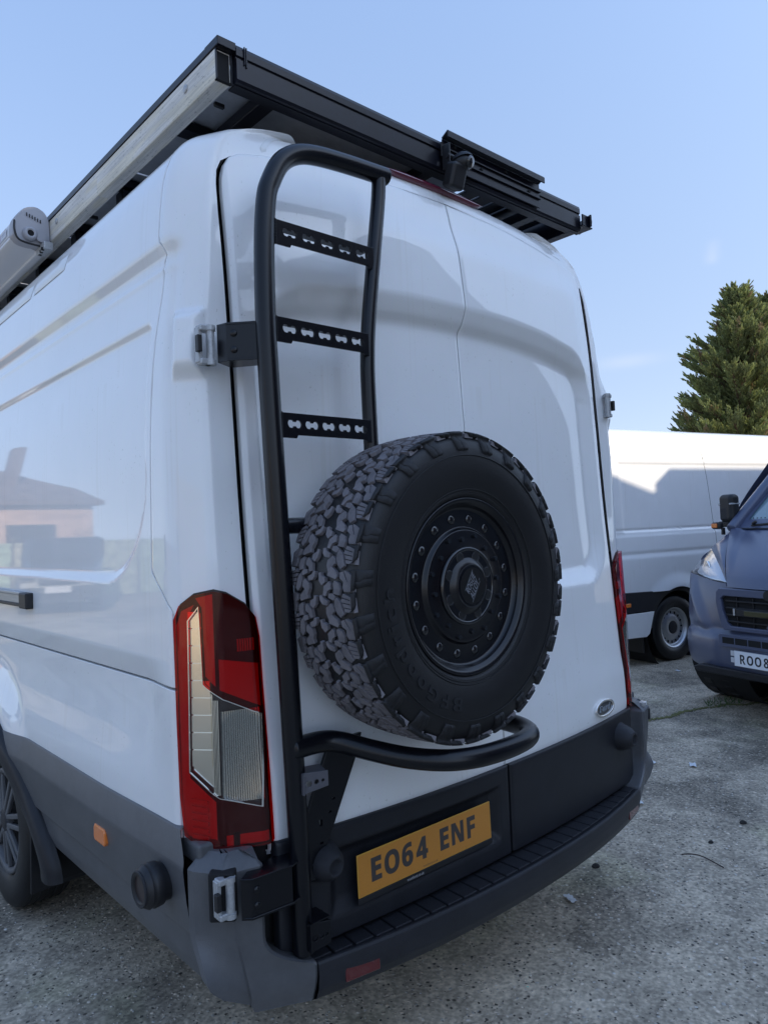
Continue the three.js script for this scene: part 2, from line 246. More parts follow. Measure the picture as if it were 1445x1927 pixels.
{
  const zs = (s, y) => perim(s, y);
  // upper side panel, in front of the vertical seam
  const cols = [0, 0.004, ...range(0.010, 2.3, 0.008), ...range(2.4, 5.6, 0.12)].map((v) => v + 0.0022);
  const edge = [-0.016, -0.003, 0];                                                     // folded edge at the seam
  const sidePt = (c, y, inset = 0) => { const s = seamS(y) - c, p = perim(s, y), n = perimN(s, y), o = sideD(p[1], y) - inset; return [p[0] + n[0] * o, y, p[1] + n[1] * o]; };
  const rowsU = [1.1535, 1.156, ...range(1.162, 2.36, 0.0062), ...range(2.37, 2.64, 0.006), 2.646, 2.652, 2.657, 2.660];
  const fold = (cs, rs, fn) => surf(cs, rs, (c, y) => { const i = c === cs[0], j = y === rs[0]; return fn(i ? cs[1] : c, j ? rs[1] : y, (i || j) ? 0.012 : 0); }, true);
  part('side_panel', fold([cols[0] - 0.001, ...cols], [1.1525, ...rowsU], sidePt), M.paint, van);
  const lowY = (z) => Math.max(0.79, archY(z + 1.83)), rowsL = [...range(0, 0.985, 0.0125), 0.993, 1];
  part('lower_side_panel', surf([cols[0] - 0.001, ...cols], [...rowsL, 2], (c, v) => { const cc = Math.max(c, cols[0]), z = perim(seamS(0.9) - cc, 0.9)[1], y = v > 1 ? 1.1475 : lerp(lowY(z), 1.1475, v); return sidePt(cc, y, (c < cols[0] || v > 1) ? 0.012 : 0); }, true), M.paint, van);
  // corner post behind the vertical seam
  const gapS = (y) => { const xc = X(y) - 0.066; return xc - xe(y); };
  const DT = [[2.37, 0.866], [2.45, 0.864], [2.49, 0.858], [2.52, 0.842], [2.540, 0.81], [2.554, 0.76], [2.569, 0.55], [2.579, 0.25], [2.582, 0.0]];
  function xe(y) { return linTab(DT)(y); }
  const tt = [...range(0, 1, 1 / 80)], sOf = (t, a, b) => t < 0.6 ? lerp(a, Math.min(0.06, b), t / 0.6) : lerp(Math.min(0.06, b), b, (t - 0.6) / 0.4);
  const rowsC = [...range(0.775, 1.90, 0.012), ...range(1.906, 2.12, 0.006), ...range(2.13, 2.36, 0.012), ...range(2.37, 2.56, 0.005), ...range(2.5615, 2.582, 0.0015)];
  const cornerPt = (t, y, ins = 0) => {
    const s0 = seamS(y) + 0.0022, s1 = gapS(y), s = sOf(t, s0, s1), p = perim(s, y), n = perimN(s, y), wx = p[0];
    let px = p[0], pz = p[1]; if (s > 0.03 && y > 2.3) pz = lerp(pz, Zd0(px, y + crown(px, y)) - 0.006, sm(0.03, 0.14, s) * sm(2.3, 2.42, y));
    const bs = Math.min(s + 0.095, 0.006 - s, (y - 1.915) * 0.55, (2.112 - y) * 0.75), o = (s < -0.05 ? sideD(pz, y) * sm(-0.05, -0.1, s) : 0) + 0.030 * sm(0, 0.030, bs) - ins;
    return [px + n[0] * o, y + crown(px, y), pz + n[1] * o];
  };
  const tf = [-1, ...tt, 2];
  part('corner_panel', surf(tf, rowsC, (t, y) => cornerPt(clamp(t), y, t < 0 ? 0.012 : t > 1 ? 0.010 : 0), true), M.paint, van);
  // roof shell above the doors, rounded over to the roof
  const roofRows = [...range(2.582, 2.645, 0.003), 2.65, 2.655, 2.658, 2.660];
  const rearTop = (t, y) => { const s0 = seamS(y) + 0.0022, xc = X(y) - 0.066, s = sOf(t, s0, xc), p = perim(Math.min(s, 0.06), y); let x = s > 0.06 ? -xc + s : p[0], z = p[1]; if (s > 0.03) { const drop = ZR(y) - ZR(2.582); z = lerp(z, Zd0(x, 2.582 + crown(x, y)) - 0.006 + drop * 1.1, sm(0.03, 0.14, s)); } return [x, y + crown(x, y) * 1.0, z]; };
  const hs = range(0, 1, 1 / 90);
  part('roof_corner', [surf(hs, roofRows, rearTop, true), surf(hs, [2.579, 2.582], (t, y) => { const p = rearTop(t, 2.582); return y < 2.581 ? [p[0], p[1] - 0.001, p[2] - 0.02] : p; }, true)], M.paint, van);
  // flat of the roof
  const roofIn = (t, k) => { const e = rearTop(t, 2.660); return [e[0] * (1 - 0), 2.661 + crown(e[0], 2.660) + 0.004 * sm(0, 0.5, k), e[2] - k]; };
  part('roof', [surf(hs, [0, 0.03, 0.06, 0.12, 0.3, 0.5, 1, 3, 5.3], (t, k) => roofIn(t, k), true)], M.paint, van);
  // mirrored right half (seen only past the doors)
  part('corner_panel', mirrorX(surf(range(0, 1, 1 / 24), [...range(0.44, 2.55, 0.05), ...range(2.555, 2.582, 0.003)], (t, y) => cornerPt(t, y), true)), M.paint, van);
  part('roof_corner', mirrorX(surf(range(0, 1, 1 / 60), roofRows, rearTop, true)), M.paint, van);
  part('side_panel', mirrorX(surf([...range(0.002, 0.4, 0.03), ...range(0.5, 5.6, 0.3)], [...range(0.44, 2.3, 0.05), ...range(2.32, 2.64, 0.02), 2.65, 2.66], (c, y) => sidePt(c, y), true)), M.paint, van);
  part('roof', mirrorX(surf(hs, [0, 0.03, 0.06, 0.12, 0.3, 0.5, 1, 3, 5.3], (t, k) => roofIn(t, k), true)), M.paint, van);
  // dark inner shell seen through the gaps, floor, front closing wall
  part('inner_shell', [
    surf([0.42, 1, 1.6, 2.1, 2.4, 2.55, 2.6], [-5.5, -3, -0.2], (y, z) => [-X(y) + 0.045, y, z]), mirrorX(surf([0.42, 1, 1.6, 2.1, 2.4, 2.55, 2.6], [-5.5, -3, -0.2], (y, z) => [-X(y) + 0.045, y, z])),
    surf(range(-0.93, 0.93, 0.06), range(0.42, 2.64, 0.06), (x, y) => { const lim = X(y + 0.02) - 0.1; const cx = clamp(x, -lim, lim); return [cx, y, Math.min(Zd0(cx, y), ZR(y) + 0.05) - 0.055]; }),
    box(1.8, 0.02, 5.3, 0, 0.36, -2.85), box(1.7, 2.1, 0.03, 0, 1.45, -5.5)], M.gap, van);
  part('underbody', [box(1.6, 0.10, 5.0, 0, 0.34, -2.9), pipe([[-0.5, 0.3, -0.1], [-0.5, 0.28, -1.0], [-0.45, 0.3, -2]], 0.035), box(1.5, 0.08, 0.06, 0, 0.33, -0.15)].flat(), M.black, van);
  part('roof_joint', surf([-0.010, -0.008, 0.008, 0.010], [...range(2.560, 2.582, 0.004), ...roofRows.filter((r) => r > 2.583)], (w, y) => { const yy = Math.max(2.582, y), q = rearTop(0.637, yy), e = Math.abs(w) > 0.009 ? -0.001 : 0.003; return [q[0] + w, q[1] + (y < 2.582 ? y - 2.582 : 0), q[2] + e * (yy > 2.64 ? 0.4 : 1)]; }), M.paintDull, van);
}
// roof mount pads along the gutter (grey pressings)
{
  const g = [];
  const pad = (z0, z1) => surf(range(z0, z1, 0.02), [0, 0.25, 0.75, 1], (z, k) => { const e = Math.min(z - z0, z1 - z), y = lerp(2.475, 2.535, k); return [-X(y) - (k > 0 && k < 1 ? 0.010 : 0.001) * sm(0, 0.03, e) - 0.001, y, z]; });
  part('gutter_moulding', pad(-1.32, -0.98), M.paintDull, van); part('gutter_moulding', pad(-2.2, -1.36), M.paintDull, van);
}
// rear doors
const DTOP = linTab([[0, 2.622], [0.25, 2.618], [0.55, 2.594], [0.72, 2.574], [0.79, 2.558], [0.818, 2.540], [0.835, 2.513], [0.843, 2.478], [0.846, 2.44]]);
function doorD(x, y) {
  const ax = Math.abs(x), t0 = 2.248 - 0.075 * Math.pow(ax / 0.8, 2.4);
  const rr = 0.17, dx = 0.80 - ax, dy = t0 - y, db = y - 1.285;
  const a = clamp(dy / 0.066), b = clamp(dx / 0.05), c = clamp(db / 0.06);
  let m = Math.min(a, b, c);
  const px = ax - (0.80 - rr), pt = y - (t0 - rr), pb = (1.285 + rr) - y;
  if (px > 0 && pt > 0) m = Math.min(m, clamp((rr - Math.hypot(px, pt)) / 0.06)); if (px > 0 && pb > 0) m = Math.min(m, clamp((rr - Math.hypot(px, pb)) / 0.055));
  let d = -0.034 * m + 0.018 * sm(2.56, 2.42, y) * sm(2.16, 2.2, y + 0.075 * Math.pow(ax / 0.8, 2.4)) * sm(0.84, 0.70, ax);
  d += 0.010 * sm(1.0, 0.9, y) * sm(0.74, 0.8, y) * 0.5;
  d += -0.006 * sm(0.83, 0.846, ax);
  if (x < 0 || y < 0.735) d += -0.034 * sm(0.752, 0.735, y) * sm(0.03, 0.05, ax);
  return d;
}
function makeDoor(sg) {
  const xs = [0.0025, 0.0035, ...range(0.008, 0.80, 0.0085), ...range(0.806, 0.843, 0.003), 0.8445, 0.846], vs = [0, 0.002, ...range(0.008, 0.99, 0.0055), 0.994, 0.998, 1];
  const yB = 0.492, f = (x, v) => { const yt = DTOP(x), y = lerp(yB, yt, v); return [x, y]; };
  const us = [-1, ...xs, 9], ws = [-1, ...vs, 9];
  const g = surf(us, ws, (u, w) => {
    const fu = u < 0 || u > 8, fw = w < 0 || w > 8, [x, y] = f(u < 0 ? xs[0] : u > 8 ? 0.846 : u, w < 0 ? 0 : w > 8 ? 1 : w);
    const e = Math.min(x - 0.0025, 0.846 - x, (DTOP(x) - y)), round = -0.004 * Math.pow(1 - clamp(e / 0.006), 2);
    return [sg * x, y, Zd0(x, y) + doorD(x, y) + round - ((fu || fw) ? 0.012 : 0)];
  }, sg < 0);
  const dr = part('rear_door', g, M.paint, van, sg < 0 ? 'left rear door behind the ladder and spare wheel' : 'right rear door with the oval badge');
  // dark lower cladding with number plate recess
  const yt = (x) => 0.760 + 0.012 * x * x, cx = [0.004, 0.006, ...range(0.012, 0.836, 0.008), 0.841, 0.845];
  const yy = [0, 0.01, 0.03, ...range(0.05, 0.93, 0.03), 0.955, 0.975, 0.99, 1];
  const rec = (x, y) => { if (sg > 0) return 0; const m = Math.min(clamp((x - 0.052) / 0.022), clamp((0.70 - x) / 0.03), clamp((0.708 - y) / 0.022), clamp((y - 0.535) / 0.03)); return -0.026 * m; };
  const us2 = [-1, ...cx, 9], ws2 = [-1, ...yy, 9];
  part('door_cladding', surf(us2, ws2, (u, w) => {
    const fu = u < 0 || u > 8, fw = w < 0 || w > 8, x = u < 0 ? cx[0] : u > 8 ? 0.845 : u, v = w < 0 ? 0 : w > 8 ? 1 : w, y = lerp(0.486, yt(x), v);
    const e = Math.min(yt(x) - y, x - 0.004, 0.845 - x); return [sg * x, y, Zd0(x, y) + 0.016 - 0.005 * Math.pow(1 - clamp(e / 0.01), 2) + rec(x, y) - ((fu || fw) ? 0.022 : 0)];
  }, sg < 0), M.clad, dr);
  return dr;
}
const doorL = makeDoor(-1), doorR = makeDoor(1);
{ // round door buffers
  for (const [x, y, dr] of [[-0.722, 0.692, doorL], [0.730, 0.680, doorR]]) {
    const z = Zd0(x, y) + 0.012, prof = [[0.001, 0.058], [0.016, 0.058], [0.018, 0.066], [0.024, 0.066], [0.030, 0.058], [0.040, 0.044], [0.048, 0.022], [0.052, 0.006], [0.056, 0]];
    const g = latheZ(prof, 40); g.translate(x, y, z); const b = part('door_buffer', g, M.bumper, dr);
  }
}
// brake lamp above the doors
{
  const pts = range(-0.235, 0.235, 0.01), zf = (x) => Zd0(x, 2.64) - 0.006 - 0.022;
  const g = surf(pts, [0, 0.2, 0.5, 0.8, 1], (x, k) => { const e = clamp((0.235 - Math.abs(x)) / 0.05), y = 2.632 + 0.05 - 0.05 * x * x / 0.85 + (k - 0.5) * 0.030 * Math.sqrt(e); return [x - 0.02, y, zf(x) + (k > 0.1 && k < 0.9 ? 0.018 : 0.004) - (k > 0.6 ? 0.01 : 0)]; });
  part('brake_lamp', g, phy({ color: rgb(0.12, 0.010, 0.03), roughness: 0.12, clearcoat: 1, clearcoatRoughness: 0.05 }), van);
}
// lower side cladding, wheel arch trim
{
  const zN = -0.055, prof = [[0.415, -0.035], [0.455, -0.004], [0.50, 0.006], [0.560, 0.008], [0.572, 0.010], [0.580, 0.019], [0.587, 0.020], [0.66, 0.025], [0.735, 0.027], [0.744, 0.026], [0.765, 0.020], [0.800, 0.009], [0.815, 0.004], [0.820, -0.006]];
  const archZ = linTab(ARCH.map((p) => [p[1], p[0]]).sort((a, b) => a[0] - b[0])), arch = (y) => -1.83 + archZ(y) - 0.045;
  const zs2 = range(0, 1, 1 / 60);
  part('side_cladding', surf(zs2, range(0, prof.length - 1, 0.25), (t, k) => { const i = Math.min(prof.length - 2, Math.floor(k)), f = k - i, y = lerp(prof[i][0], prof[i + 1][0], f), o = lerp(prof[i][1], prof[i + 1][1], f), z0 = arch(y), z = lerp(-0.028 + 0.055 * sm(0.60, 0.42, y) - 0.055 * sm(0.745, 0.83, y), z0, t); return [-X(y) - o - Math.max(0, sideD(z, 0.83)) * sm(0.55, 0.8, y), y, z]; }, true), M.cladMap, van);
  const zF = -2.54, zf2 = range(0, 1, 1 / 10);
  part('side_cladding', surf(zf2, range(0, prof.length - 1, 1), (t, k) => { const [y, o] = prof[k]; return [-X(y) - o, y, lerp(zF, -4.6, t)]; }, true), M.cladMap, van);
  // arch trim: a ring segment standing proud
  const rp = [[1.012, -0.012], [1.005, 0.012], [0.985, 0.030], [0.95, 0.036], [0.90, 0.034], [0.86, 0.028], [0.845, 0.012], [0.84, -0.05]], ap = [...ARCH.map((p) => [p[0], p[1]]).reverse(), ...ARCH.slice(1).map((p) => [-p[0], p[1]])];
  const acv = new THREE.CatmullRomCurve3(ap.map((p) => new THREE.Vector3(p[0], p[1] - 0.30, 0)));
  part('wheel_arch_trim', surf(range(0, 1, 1 / 90), range(0, rp.length - 1, 0.5), (t, k) => { const i = Math.min(rp.length - 2, Math.floor(k)), f = k - i, sc = lerp(rp[i][0], rp[i + 1][0], f), o = lerp(rp[i][1], rp[i + 1][1], f), q = acv.getPoint(t), y = 0.30 + q.y * sc, z = -1.83 + q.x * sc; return [-X(clamp(y, 0.36, 1)) - o - Math.max(0, sideD(z, Math.max(0.83, y))) * 0.9, y, z]; }, true), M.clad, van);
  part('wheel_well', [surf(range(-0.15, Math.PI + 0.15, 0.1), [-1.0, -0.75, -0.5], (a, x) => [x, 0.36 + 0.50 * Math.sin(a), -1.83 + 0.60 * Math.cos(a)]), box(0.02, 0.9, 1.1, -0.53, 0.5, -1.83)], M.gap, van);
  part('mud_flap', box(0.24, 0.30, 0.010, -0.90, 0.375, -1.33, 0.004, 0.06, 0.05), M.black, van);
  // orange side marker and parking aid
  const mk = part('side_marker', poly([[-0.042, -0.014], [-0.034, -0.024], [0.034, -0.024], [0.042, -0.014], [0.042, 0.014], [0.034, 0.024], [-0.034, 0.024], [-0.042, 0.014]], 0.014, 0.004), M.orange, van); mk.rotation.y = -Math.PI / 2; mk.position.set(-X(0.682) - 0.022, 0.682, -0.535);
  const sx = -X(0.657) - 0.018, sens = latheZ([[0.0, 0.046], [0.024, 0.046], [0.025, 0.052], [0.044, 0.054], [0.045, 0.0505], [0.056, 0.050], [0.057, 0.0525], [0.066, 0.046], [0.074, 0.040], [0.074, 0.032], [0.066, 0.030], [0.066, 0]].map((p) => [p[1], p[0]]), 48);
  sens.rotateY(-Math.PI / 2); sens.translate(sx, 0.677, -0.145); const sp = part('round_lamp', sens, M.black, van); part('lamp_ring', at(new THREE.TorusGeometry(0.0405, 0.0035, 8, 40), sx - 0.072, 0.677, -0.145, 0, Math.PI / 2, 0), M.bumper, sp);
  const sl = cyl(0.031, 0.006, 32); sl.rotateZ(Math.PI / 2); sl.translate(sx - 0.066, 0.677, -0.145); part('lens', sl, std({ color: rgb(0.03, 0.02, 0.02), roughness: 0.35 }), sp);
}
// sliding door track end on the side
{
  const xS = -X(1.31) + 0.004, t = [];
  part('slide_track', [box(0.022, 0.034, 1.6, xS - 0.011, 1.322, -2.10, 0.004), box(0.018, 0.012, 1.6, xS - 0.02, 1.344, -2.10, 0.004)], M.zinc, van);
  part('track_end', [box(0.034, 0.058, 0.085, xS - 0.014, 1.318, -1.262, 0.006), box(0.014, 0.012, 1.6, xS - 0.016, 1.299, -2.08, 0.003)], M.black, van);
}
// left tail lamp: housing, reflectors, red and clear lenses, wrapped round the corner
function wrap(pts, off, holes = [], cell = 0.008, depth = 0) { // a flat outline in (s, y) cut into cells and bent round the corner
  const sx = (p) => [p[0] < 0 ? p[0] * 0.86 : p[0], p[1]]; pts = pts.map(sx); holes = holes.map((h) => h.map(sx));
  const c = pts.map((p) => new THREE.Vector2(...p)), hs = holes.map((h) => h.map((p) => new THREE.Vector2(...p))); if (THREE.ShapeUtils.isClockWise(c)) c.reverse(); hs.forEach((h) => { if (!THREE.ShapeUtils.isClockWise(h)) h.reverse(); });
  const all = [...c, ...hs.flat()], tris = THREE.ShapeUtils.triangulateShape(c, hs).map((t) => t.map((k) => [all[k].x, all[k].y])), pos = [], nor = [];
  const clip = (P, ax, v, keep) => { const o = []; for (let i = 0; i < P.length; i++) { const a = P[i], b = P[(i + 1) % P.length], ia = (a[ax] - v) * keep >= -1e-9, ib = (b[ax] - v) * keep >= -1e-9; if (ia) o.push(a); if (ia !== ib) { const t = (v - a[ax]) / (b[ax] - a[ax]); o.push([lerp(a[0], b[0], t), lerp(a[1], b[1], t)]); } } return o; };
  const put = (p, h, n) => { pos.push(...onBody(p[0], p[1], h)); nor.push(...n); };
  const nAt = (p) => { const n = perimN(p[0], p[1]); return [n[0], 0, n[1]]; };
  for (const t of tris) for (let a = Math.floor(Math.min(...t.map((p) => p[0])) / cell); a * cell < Math.max(...t.map((p) => p[0])); a++) {
    const strip = clip(clip(t, 0, a * cell, 1), 0, (a + 1) * cell, -1); if (strip.length < 3) continue; const ch = cell * 5;
    for (let b = Math.floor(Math.min(...strip.map((p) => p[1])) / ch); b * ch < Math.max(...strip.map((p) => p[1])); b++) { const q = clip(clip(strip, 1, b * ch, 1), 1, (b + 1) * ch, -1); for (let k = 1; k + 1 < q.length; k++) for (const p of [q[0], q[k], q[k + 1]]) put(p, off + depth, nAt(p)); }
  }
  if (depth) for (const ring of [c, ...hs]) for (let i = 0; i < ring.length; i++) { const a = ring[i], b = ring[(i + 1) % ring.length], n = Math.max(1, Math.ceil(a.distanceTo(b) / (cell * 2))); for (let k = 0; k < n; k++) { const p = [lerp(a.x, b.x, k / n), lerp(a.y, b.y, k / n)], q = [lerp(a.x, b.x, (k + 1) / n), lerp(a.y, b.y, (k + 1) / n)], tn = perimN(p[0], p[1]), dx = q[0] - p[0], dy = q[1] - p[1], l = Math.hypot(dx, dy) || 1, wn = [tn[1] * dy / l, -dx / l, -tn[0] * dy / l]; for (const [r, h] of [[p, off], [q, off], [q, off + depth], [p, off], [q, off + depth], [p, off + depth]]) put(r, h, wn); } }
  const g = new THREE.BufferGeometry(); g.setAttribute('position', new THREE.Float32BufferAttribute(pos, 3)); g.setAttribute('normal', new THREE.Float32BufferAttribute(nor, 3)); g.setAttribute('uv', new THREE.Float32BufferAttribute(new Float32Array(pos.length / 3 * 2), 2)); return g;
}
const LAMP = [[-0.122, 1.325], [-0.104, 1.362], [-0.06, 1.388], [0, 1.397], [0.03, 1.388], [0.075, 1.358], [0.10, 1.322], [0.108, 1.27], [0.112, 0.778], [0.104, 0.766], [0, 0.762], [-0.075, 0.780], [-0.108, 0.80], [-0.118, 0.90], [-0.122, 1.1]];
const CLEAR = [[-0.040, 1.357], [-0.076, 1.322], [-0.084, 0.955], [0, 0.893], [0.088, 0.862], [0.096, 1.085], [0.012, 1.130], [-0.008, 1.148], [-0.034, 1.168], [-0.038, 1.32]];
function inset(pts, k) { // offset a polygon inwards along its edges
  let A = 0; const n = pts.length; for (let i = 0; i < n; i++) { const p = pts[i], q = pts[(i + 1) % n]; A += p[0] * q[1] - q[0] * p[1]; } const sg = Math.sign(A);
  return pts.map((p, i) => { const a = pts[(i + n - 1) % n], b = pts[(i + 1) % n], e = [p[0] - a[0], p[1] - a[1]], f = [b[0] - p[0], b[1] - p[1]], le = Math.hypot(...e), lf = Math.hypot(...f), n1 = [-e[1] / le * sg, e[0] / le * sg], n2 = [-f[1] / lf * sg, f[0] / lf * sg], d = Math.max(0.35, 1 + n1[0] * n2[0] + n1[1] * n2[1]); return [p[0] + (n1[0] + n2[0]) * k / d, p[1] + (n1[1] + n2[1]) * k / d]; });
}
function tailLamp(parent, mx) {
  const T = (g) => mx ? mirrorX(g) : g, max = mx ? 0.03 : 0.009;
  const l = part('tail_lamp', T(wrap(LAMP, -0.02, [], max, 0.023)), M.lampBlack, parent, mx ? 'right tail lamp' : 'left tail lamp with red and clear lenses');
  const lens = inset(LAMP, 0.005);
  part('red_lens', T(wrap(lens, 0.017, [CLEAR], max)), M.red, l);
  part('clear_lens', T(wrap(inset(CLEAR, 0.0015), 0.017, [], max)), M.clear, l);
  part('lens_rim', T(merge([wrap(lens.map((p) => [p[0], p[1]]), 0.003, [inset(lens, 0.002)], max, 0.0139)])), M.red, l);
  // divider between red and clear
  part('lens_divider', T(wrap(CLEAR, 0.0125, [inset(CLEAR, 0.0022)], max, 0.004)), M.chrome, l);
  // bright strip reflectors behind the clear lens: stepped cells
  const refl = [];
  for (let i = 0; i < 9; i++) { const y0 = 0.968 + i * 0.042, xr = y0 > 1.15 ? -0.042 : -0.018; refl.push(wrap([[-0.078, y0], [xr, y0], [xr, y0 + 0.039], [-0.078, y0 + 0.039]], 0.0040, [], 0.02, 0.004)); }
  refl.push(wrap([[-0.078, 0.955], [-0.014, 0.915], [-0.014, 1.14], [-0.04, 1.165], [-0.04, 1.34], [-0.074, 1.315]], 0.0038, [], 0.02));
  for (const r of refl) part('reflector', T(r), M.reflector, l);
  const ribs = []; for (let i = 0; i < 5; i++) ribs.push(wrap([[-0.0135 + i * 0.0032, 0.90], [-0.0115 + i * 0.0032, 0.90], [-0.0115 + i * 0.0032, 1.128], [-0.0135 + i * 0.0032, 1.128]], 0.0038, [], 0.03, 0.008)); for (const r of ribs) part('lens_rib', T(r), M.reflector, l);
  // bowl reflector with vertical flutes on the rear face
  const fl = surf(range(0.006, 0.092, 0.001), range(0.88, 1.10, 0.008), (s, y) => { const c = Math.pow((y - 0.985) / 0.11, 2) + Math.pow((s - 0.05) / 0.07, 2), lim = lerp(0.893, 0.865, s / 0.09), q = onBody(s, Math.max(y, lim), 0.0045 + 0.006 * clamp(c) + 0.0011 * Math.sin(s * 2 * Math.PI / 0.005)); return q; }, true);
  part('bowl_reflector', T(fl), M.bowl, l);
  // red reflectors
  for (const [pp, h] of [[[[-0.110, 0.80], [-0.012, 0.782], [-0.012, 0.882], [-0.088, 0.938], [-0.080, 1.33], [-0.060, 1.36], [-0.100, 1.345], [-0.117, 1.31], [-0.115, 0.9]], 0.0040], [[[-0.032, 1.185], [-0.004, 1.160], [-0.004, 1.385], [-0.055, 1.376], [-0.036, 1.352]], 0.0040], [[[0.006, 1.150], [0.100, 1.100], [0.100, 1.205], [0.006, 1.225]], 0.0040], [[[0.010, 0.775], [0.10, 0.775], [0.10, 0.80], [0.010, 0.80]], 0.0040]]) part('red_reflector', T(wrap(pp, h, [], max)), M.redInner, l);
  const bars = [0, 1, 2, 3, 4, 5].map((i) => wrap([[-0.085, 0.795 + i * 0.017], [-0.035, 0.79 + i * 0.017], [-0.035, 0.80 + i * 0.017], [-0.085, 0.805 + i * 0.017]], 0.0042, [], 0.03, 0.005)); for (const b of bars) part('reflector_bar', T(b), M.redInner, l);
  const teeth = []; for (let i = 0; i < 7; i++) teeth.push(wrap([[0.05 + i * 0.006, 1.24], [0.053 + i * 0.006, 1.24], [0.053 + i * 0.006, 1.27], [0.05 + i * 0.006, 1.27]], 0.0042, [], 0.03, 0.006)); for (const t of teeth) part('red_rib', T(t), M.redInner, l);
  return l;
}
tailLamp(van, false); tailLamp(van, true);
// rear bumper
{
  const g = [], YS = 0.472, zo = (x) => -0.078 * Math.pow(Math.abs(x) / 0.75, 2.2);
  const cs = [[0.060, YS - 0.006], [0.185, YS - 0.004], [0.196, YS], [0.203, YS + 0.0035], [0.209, YS + 0.002], [0.213, YS - 0.004], [0.214, YS - 0.03], [0.210, YS - 0.065], [0.198, YS - 0.092], [0.180, YS - 0.103], [0.150, YS - 0.106], [0.05, YS - 0.09]];
  const prof = (k) => { const i = Math.min(cs.length - 2, Math.floor(k)), f = k - i; return [lerp(cs[i][0], cs[i + 1][0], f), lerp(cs[i][1], cs[i + 1][1], f)]; };
  g.push(surf(range(-0.775, 0.775, 0.02), range(0, cs.length - 1, 0.25), (x, k) => { const p = prof(k); return [x, p[1], p[0] + zo(x)]; }, true));
  // end pieces: plan outline lofted upwards, its inner edge sweeping down into the step
  const plan = (y) => {
    const top = 0, inx = 0, dn = Math.pow(clamp((0.44 - y) / 0.07), 1.6), w = 1.036 - inx - 0.035 * dn, zs = -0.020 + 0.055 * sm(0.60, 0.42, y);
    const cx = linTab([[0.366, -0.915], [0.42, -0.928], [0.60, -0.962], [0.75, -0.995]])(y), cz = 0.068 - 0.012 * dn;
    const sw = Math.min(1, Math.pow(clamp((0.575 - y) / 0.105), 2.4)), ix = -0.900 + 0.122 * sw, iz = lerp(0.092, 0.213 + zo(-0.778), sw) - 0.02 * dn;
    return [[-w, zs], [-w + 0.004, zs + 0.02], [cx - 0.004, cz - 0.008], [cx, cz], [cx + 0.008, cz + 0.0025], [lerp(cx, ix, 0.6), lerp(cz, iz, 0.6) + 0.001], [ix - 0.006, iz], [ix + 0.003, iz - 0.004], [ix + 0.006, iz - 0.014], [ix + 0.010, Math.min(0.05, iz - 0.04)], [ix + 0.012, -0.03]];
  };
  const ys = [0.366, 0.369, 0.376, 0.388, 0.404, 0.42, ...range(0.44, 0.60, 0.008), 0.62, 0.65, 0.68, 0.71, 0.735, 0.742, 0.746, 0.775];
  const P2 = (y) => { const P = plan(Math.min(y, 0.746)); if (y <= 0.742) return P; const k = y > 0.75 ? 0.042 : 0.003; return P.map((p, i) => { if (i > 7) return [p[0] - k, i > 8 ? p[1] : p[1] - k]; const a = P[Math.max(0, i - 1)], b = P[i + 1], dx = b[0] - a[0], dz = b[1] - a[1], l = Math.hypot(dx, dz); return i < 1 ? [p[0] + k, p[1]] : [p[0] + dz / l * k, p[1] - dx / l * k]; }); };
  const col = toCreasedNormals(surf(range(0, 10, 0.2), ys, (k, y) => { const P = P2(y), i = Math.min(9, Math.floor(k)), f = k - i; const yb = linTab([[0, 0.468], [1, 0.452], [2, 0.402], [3, 0.388], [6, 0.378]])(k), yy = y < 0.60 ? yb + (y - 0.366) * (0.60 - yb) / 0.234 : y; return [lerp(P[i][0], P[i + 1][0], f), yy, lerp(P[i][1], P[i + 1][1], f)]; }, true), 0.45);
  const lid = surf(range(0, 10, 1), [0, 1], (k, t) => { const P = P2(0.775)[Math.round(k)]; return t ? [-0.95, 0.776, -0.03] : [P[0], 0.775, P[1]]; }, true);
  const under = surf(range(0, 10, 1), [0, 1], (k, t) => { const P = plan(0.366)[Math.round(k)]; const yb = linTab([[0, 0.468], [1, 0.452], [2, 0.402], [3, 0.388], [6, 0.378]])(k); return t ? [-0.9, 0.40, -0.03] : [P[0], yb, P[1]]; });
  const b = part('rear_bumper', g, M.bumper, van);
  for (const m of [false, true]) { const q = merge([col.clone(), lid.clone(), under.clone()]); part('bumper_end', m ? mirrorX(q) : q, M.cladMap, b); }
  for (let i = 0; i < 26; i++) { const x = -0.745 + i * 0.0596; const p = part('step_pad', rbox(0.0545, 0.008, 0.10, 0.003), M.bumper, b); p.position.set(x, YS - 0.0015, 0.138 + zo(x)); p.rotation.y = Math.atan(0.078 * 2.2 / 0.75 * Math.pow(Math.abs(x) / 0.75, 1.2)) * Math.sign(x) * 0.55; }
  for (const sx of [-1, 1]) part('bumper_filler', [box(0.14, 0.36, 0.02, sx * 0.86, 0.625, 0.012)], M.gap, b);
  for (const sx of [-1, 1]) part('bumper_cap', box(0.075, 0.05, 0.10, sx * 0.975, 0.768, -0.055, 0.01), M.cladMap, b);
  const rr = phy({ color: rgb(0.10, 0.008, 0.010), roughness: 0.25, clearcoat: 1 });
  part('bumper_reflector', [box(0.10, 0.045, 0.006, -0.655, 0.424, 0.152, 0.006, -0.06, -0.18)], rr, b); part('bumper_reflector', [box(0.11, 0.045, 0.006, 0.70, 0.424, 0.142, 0.006, -0.06, 0.22)], rr, b);
}
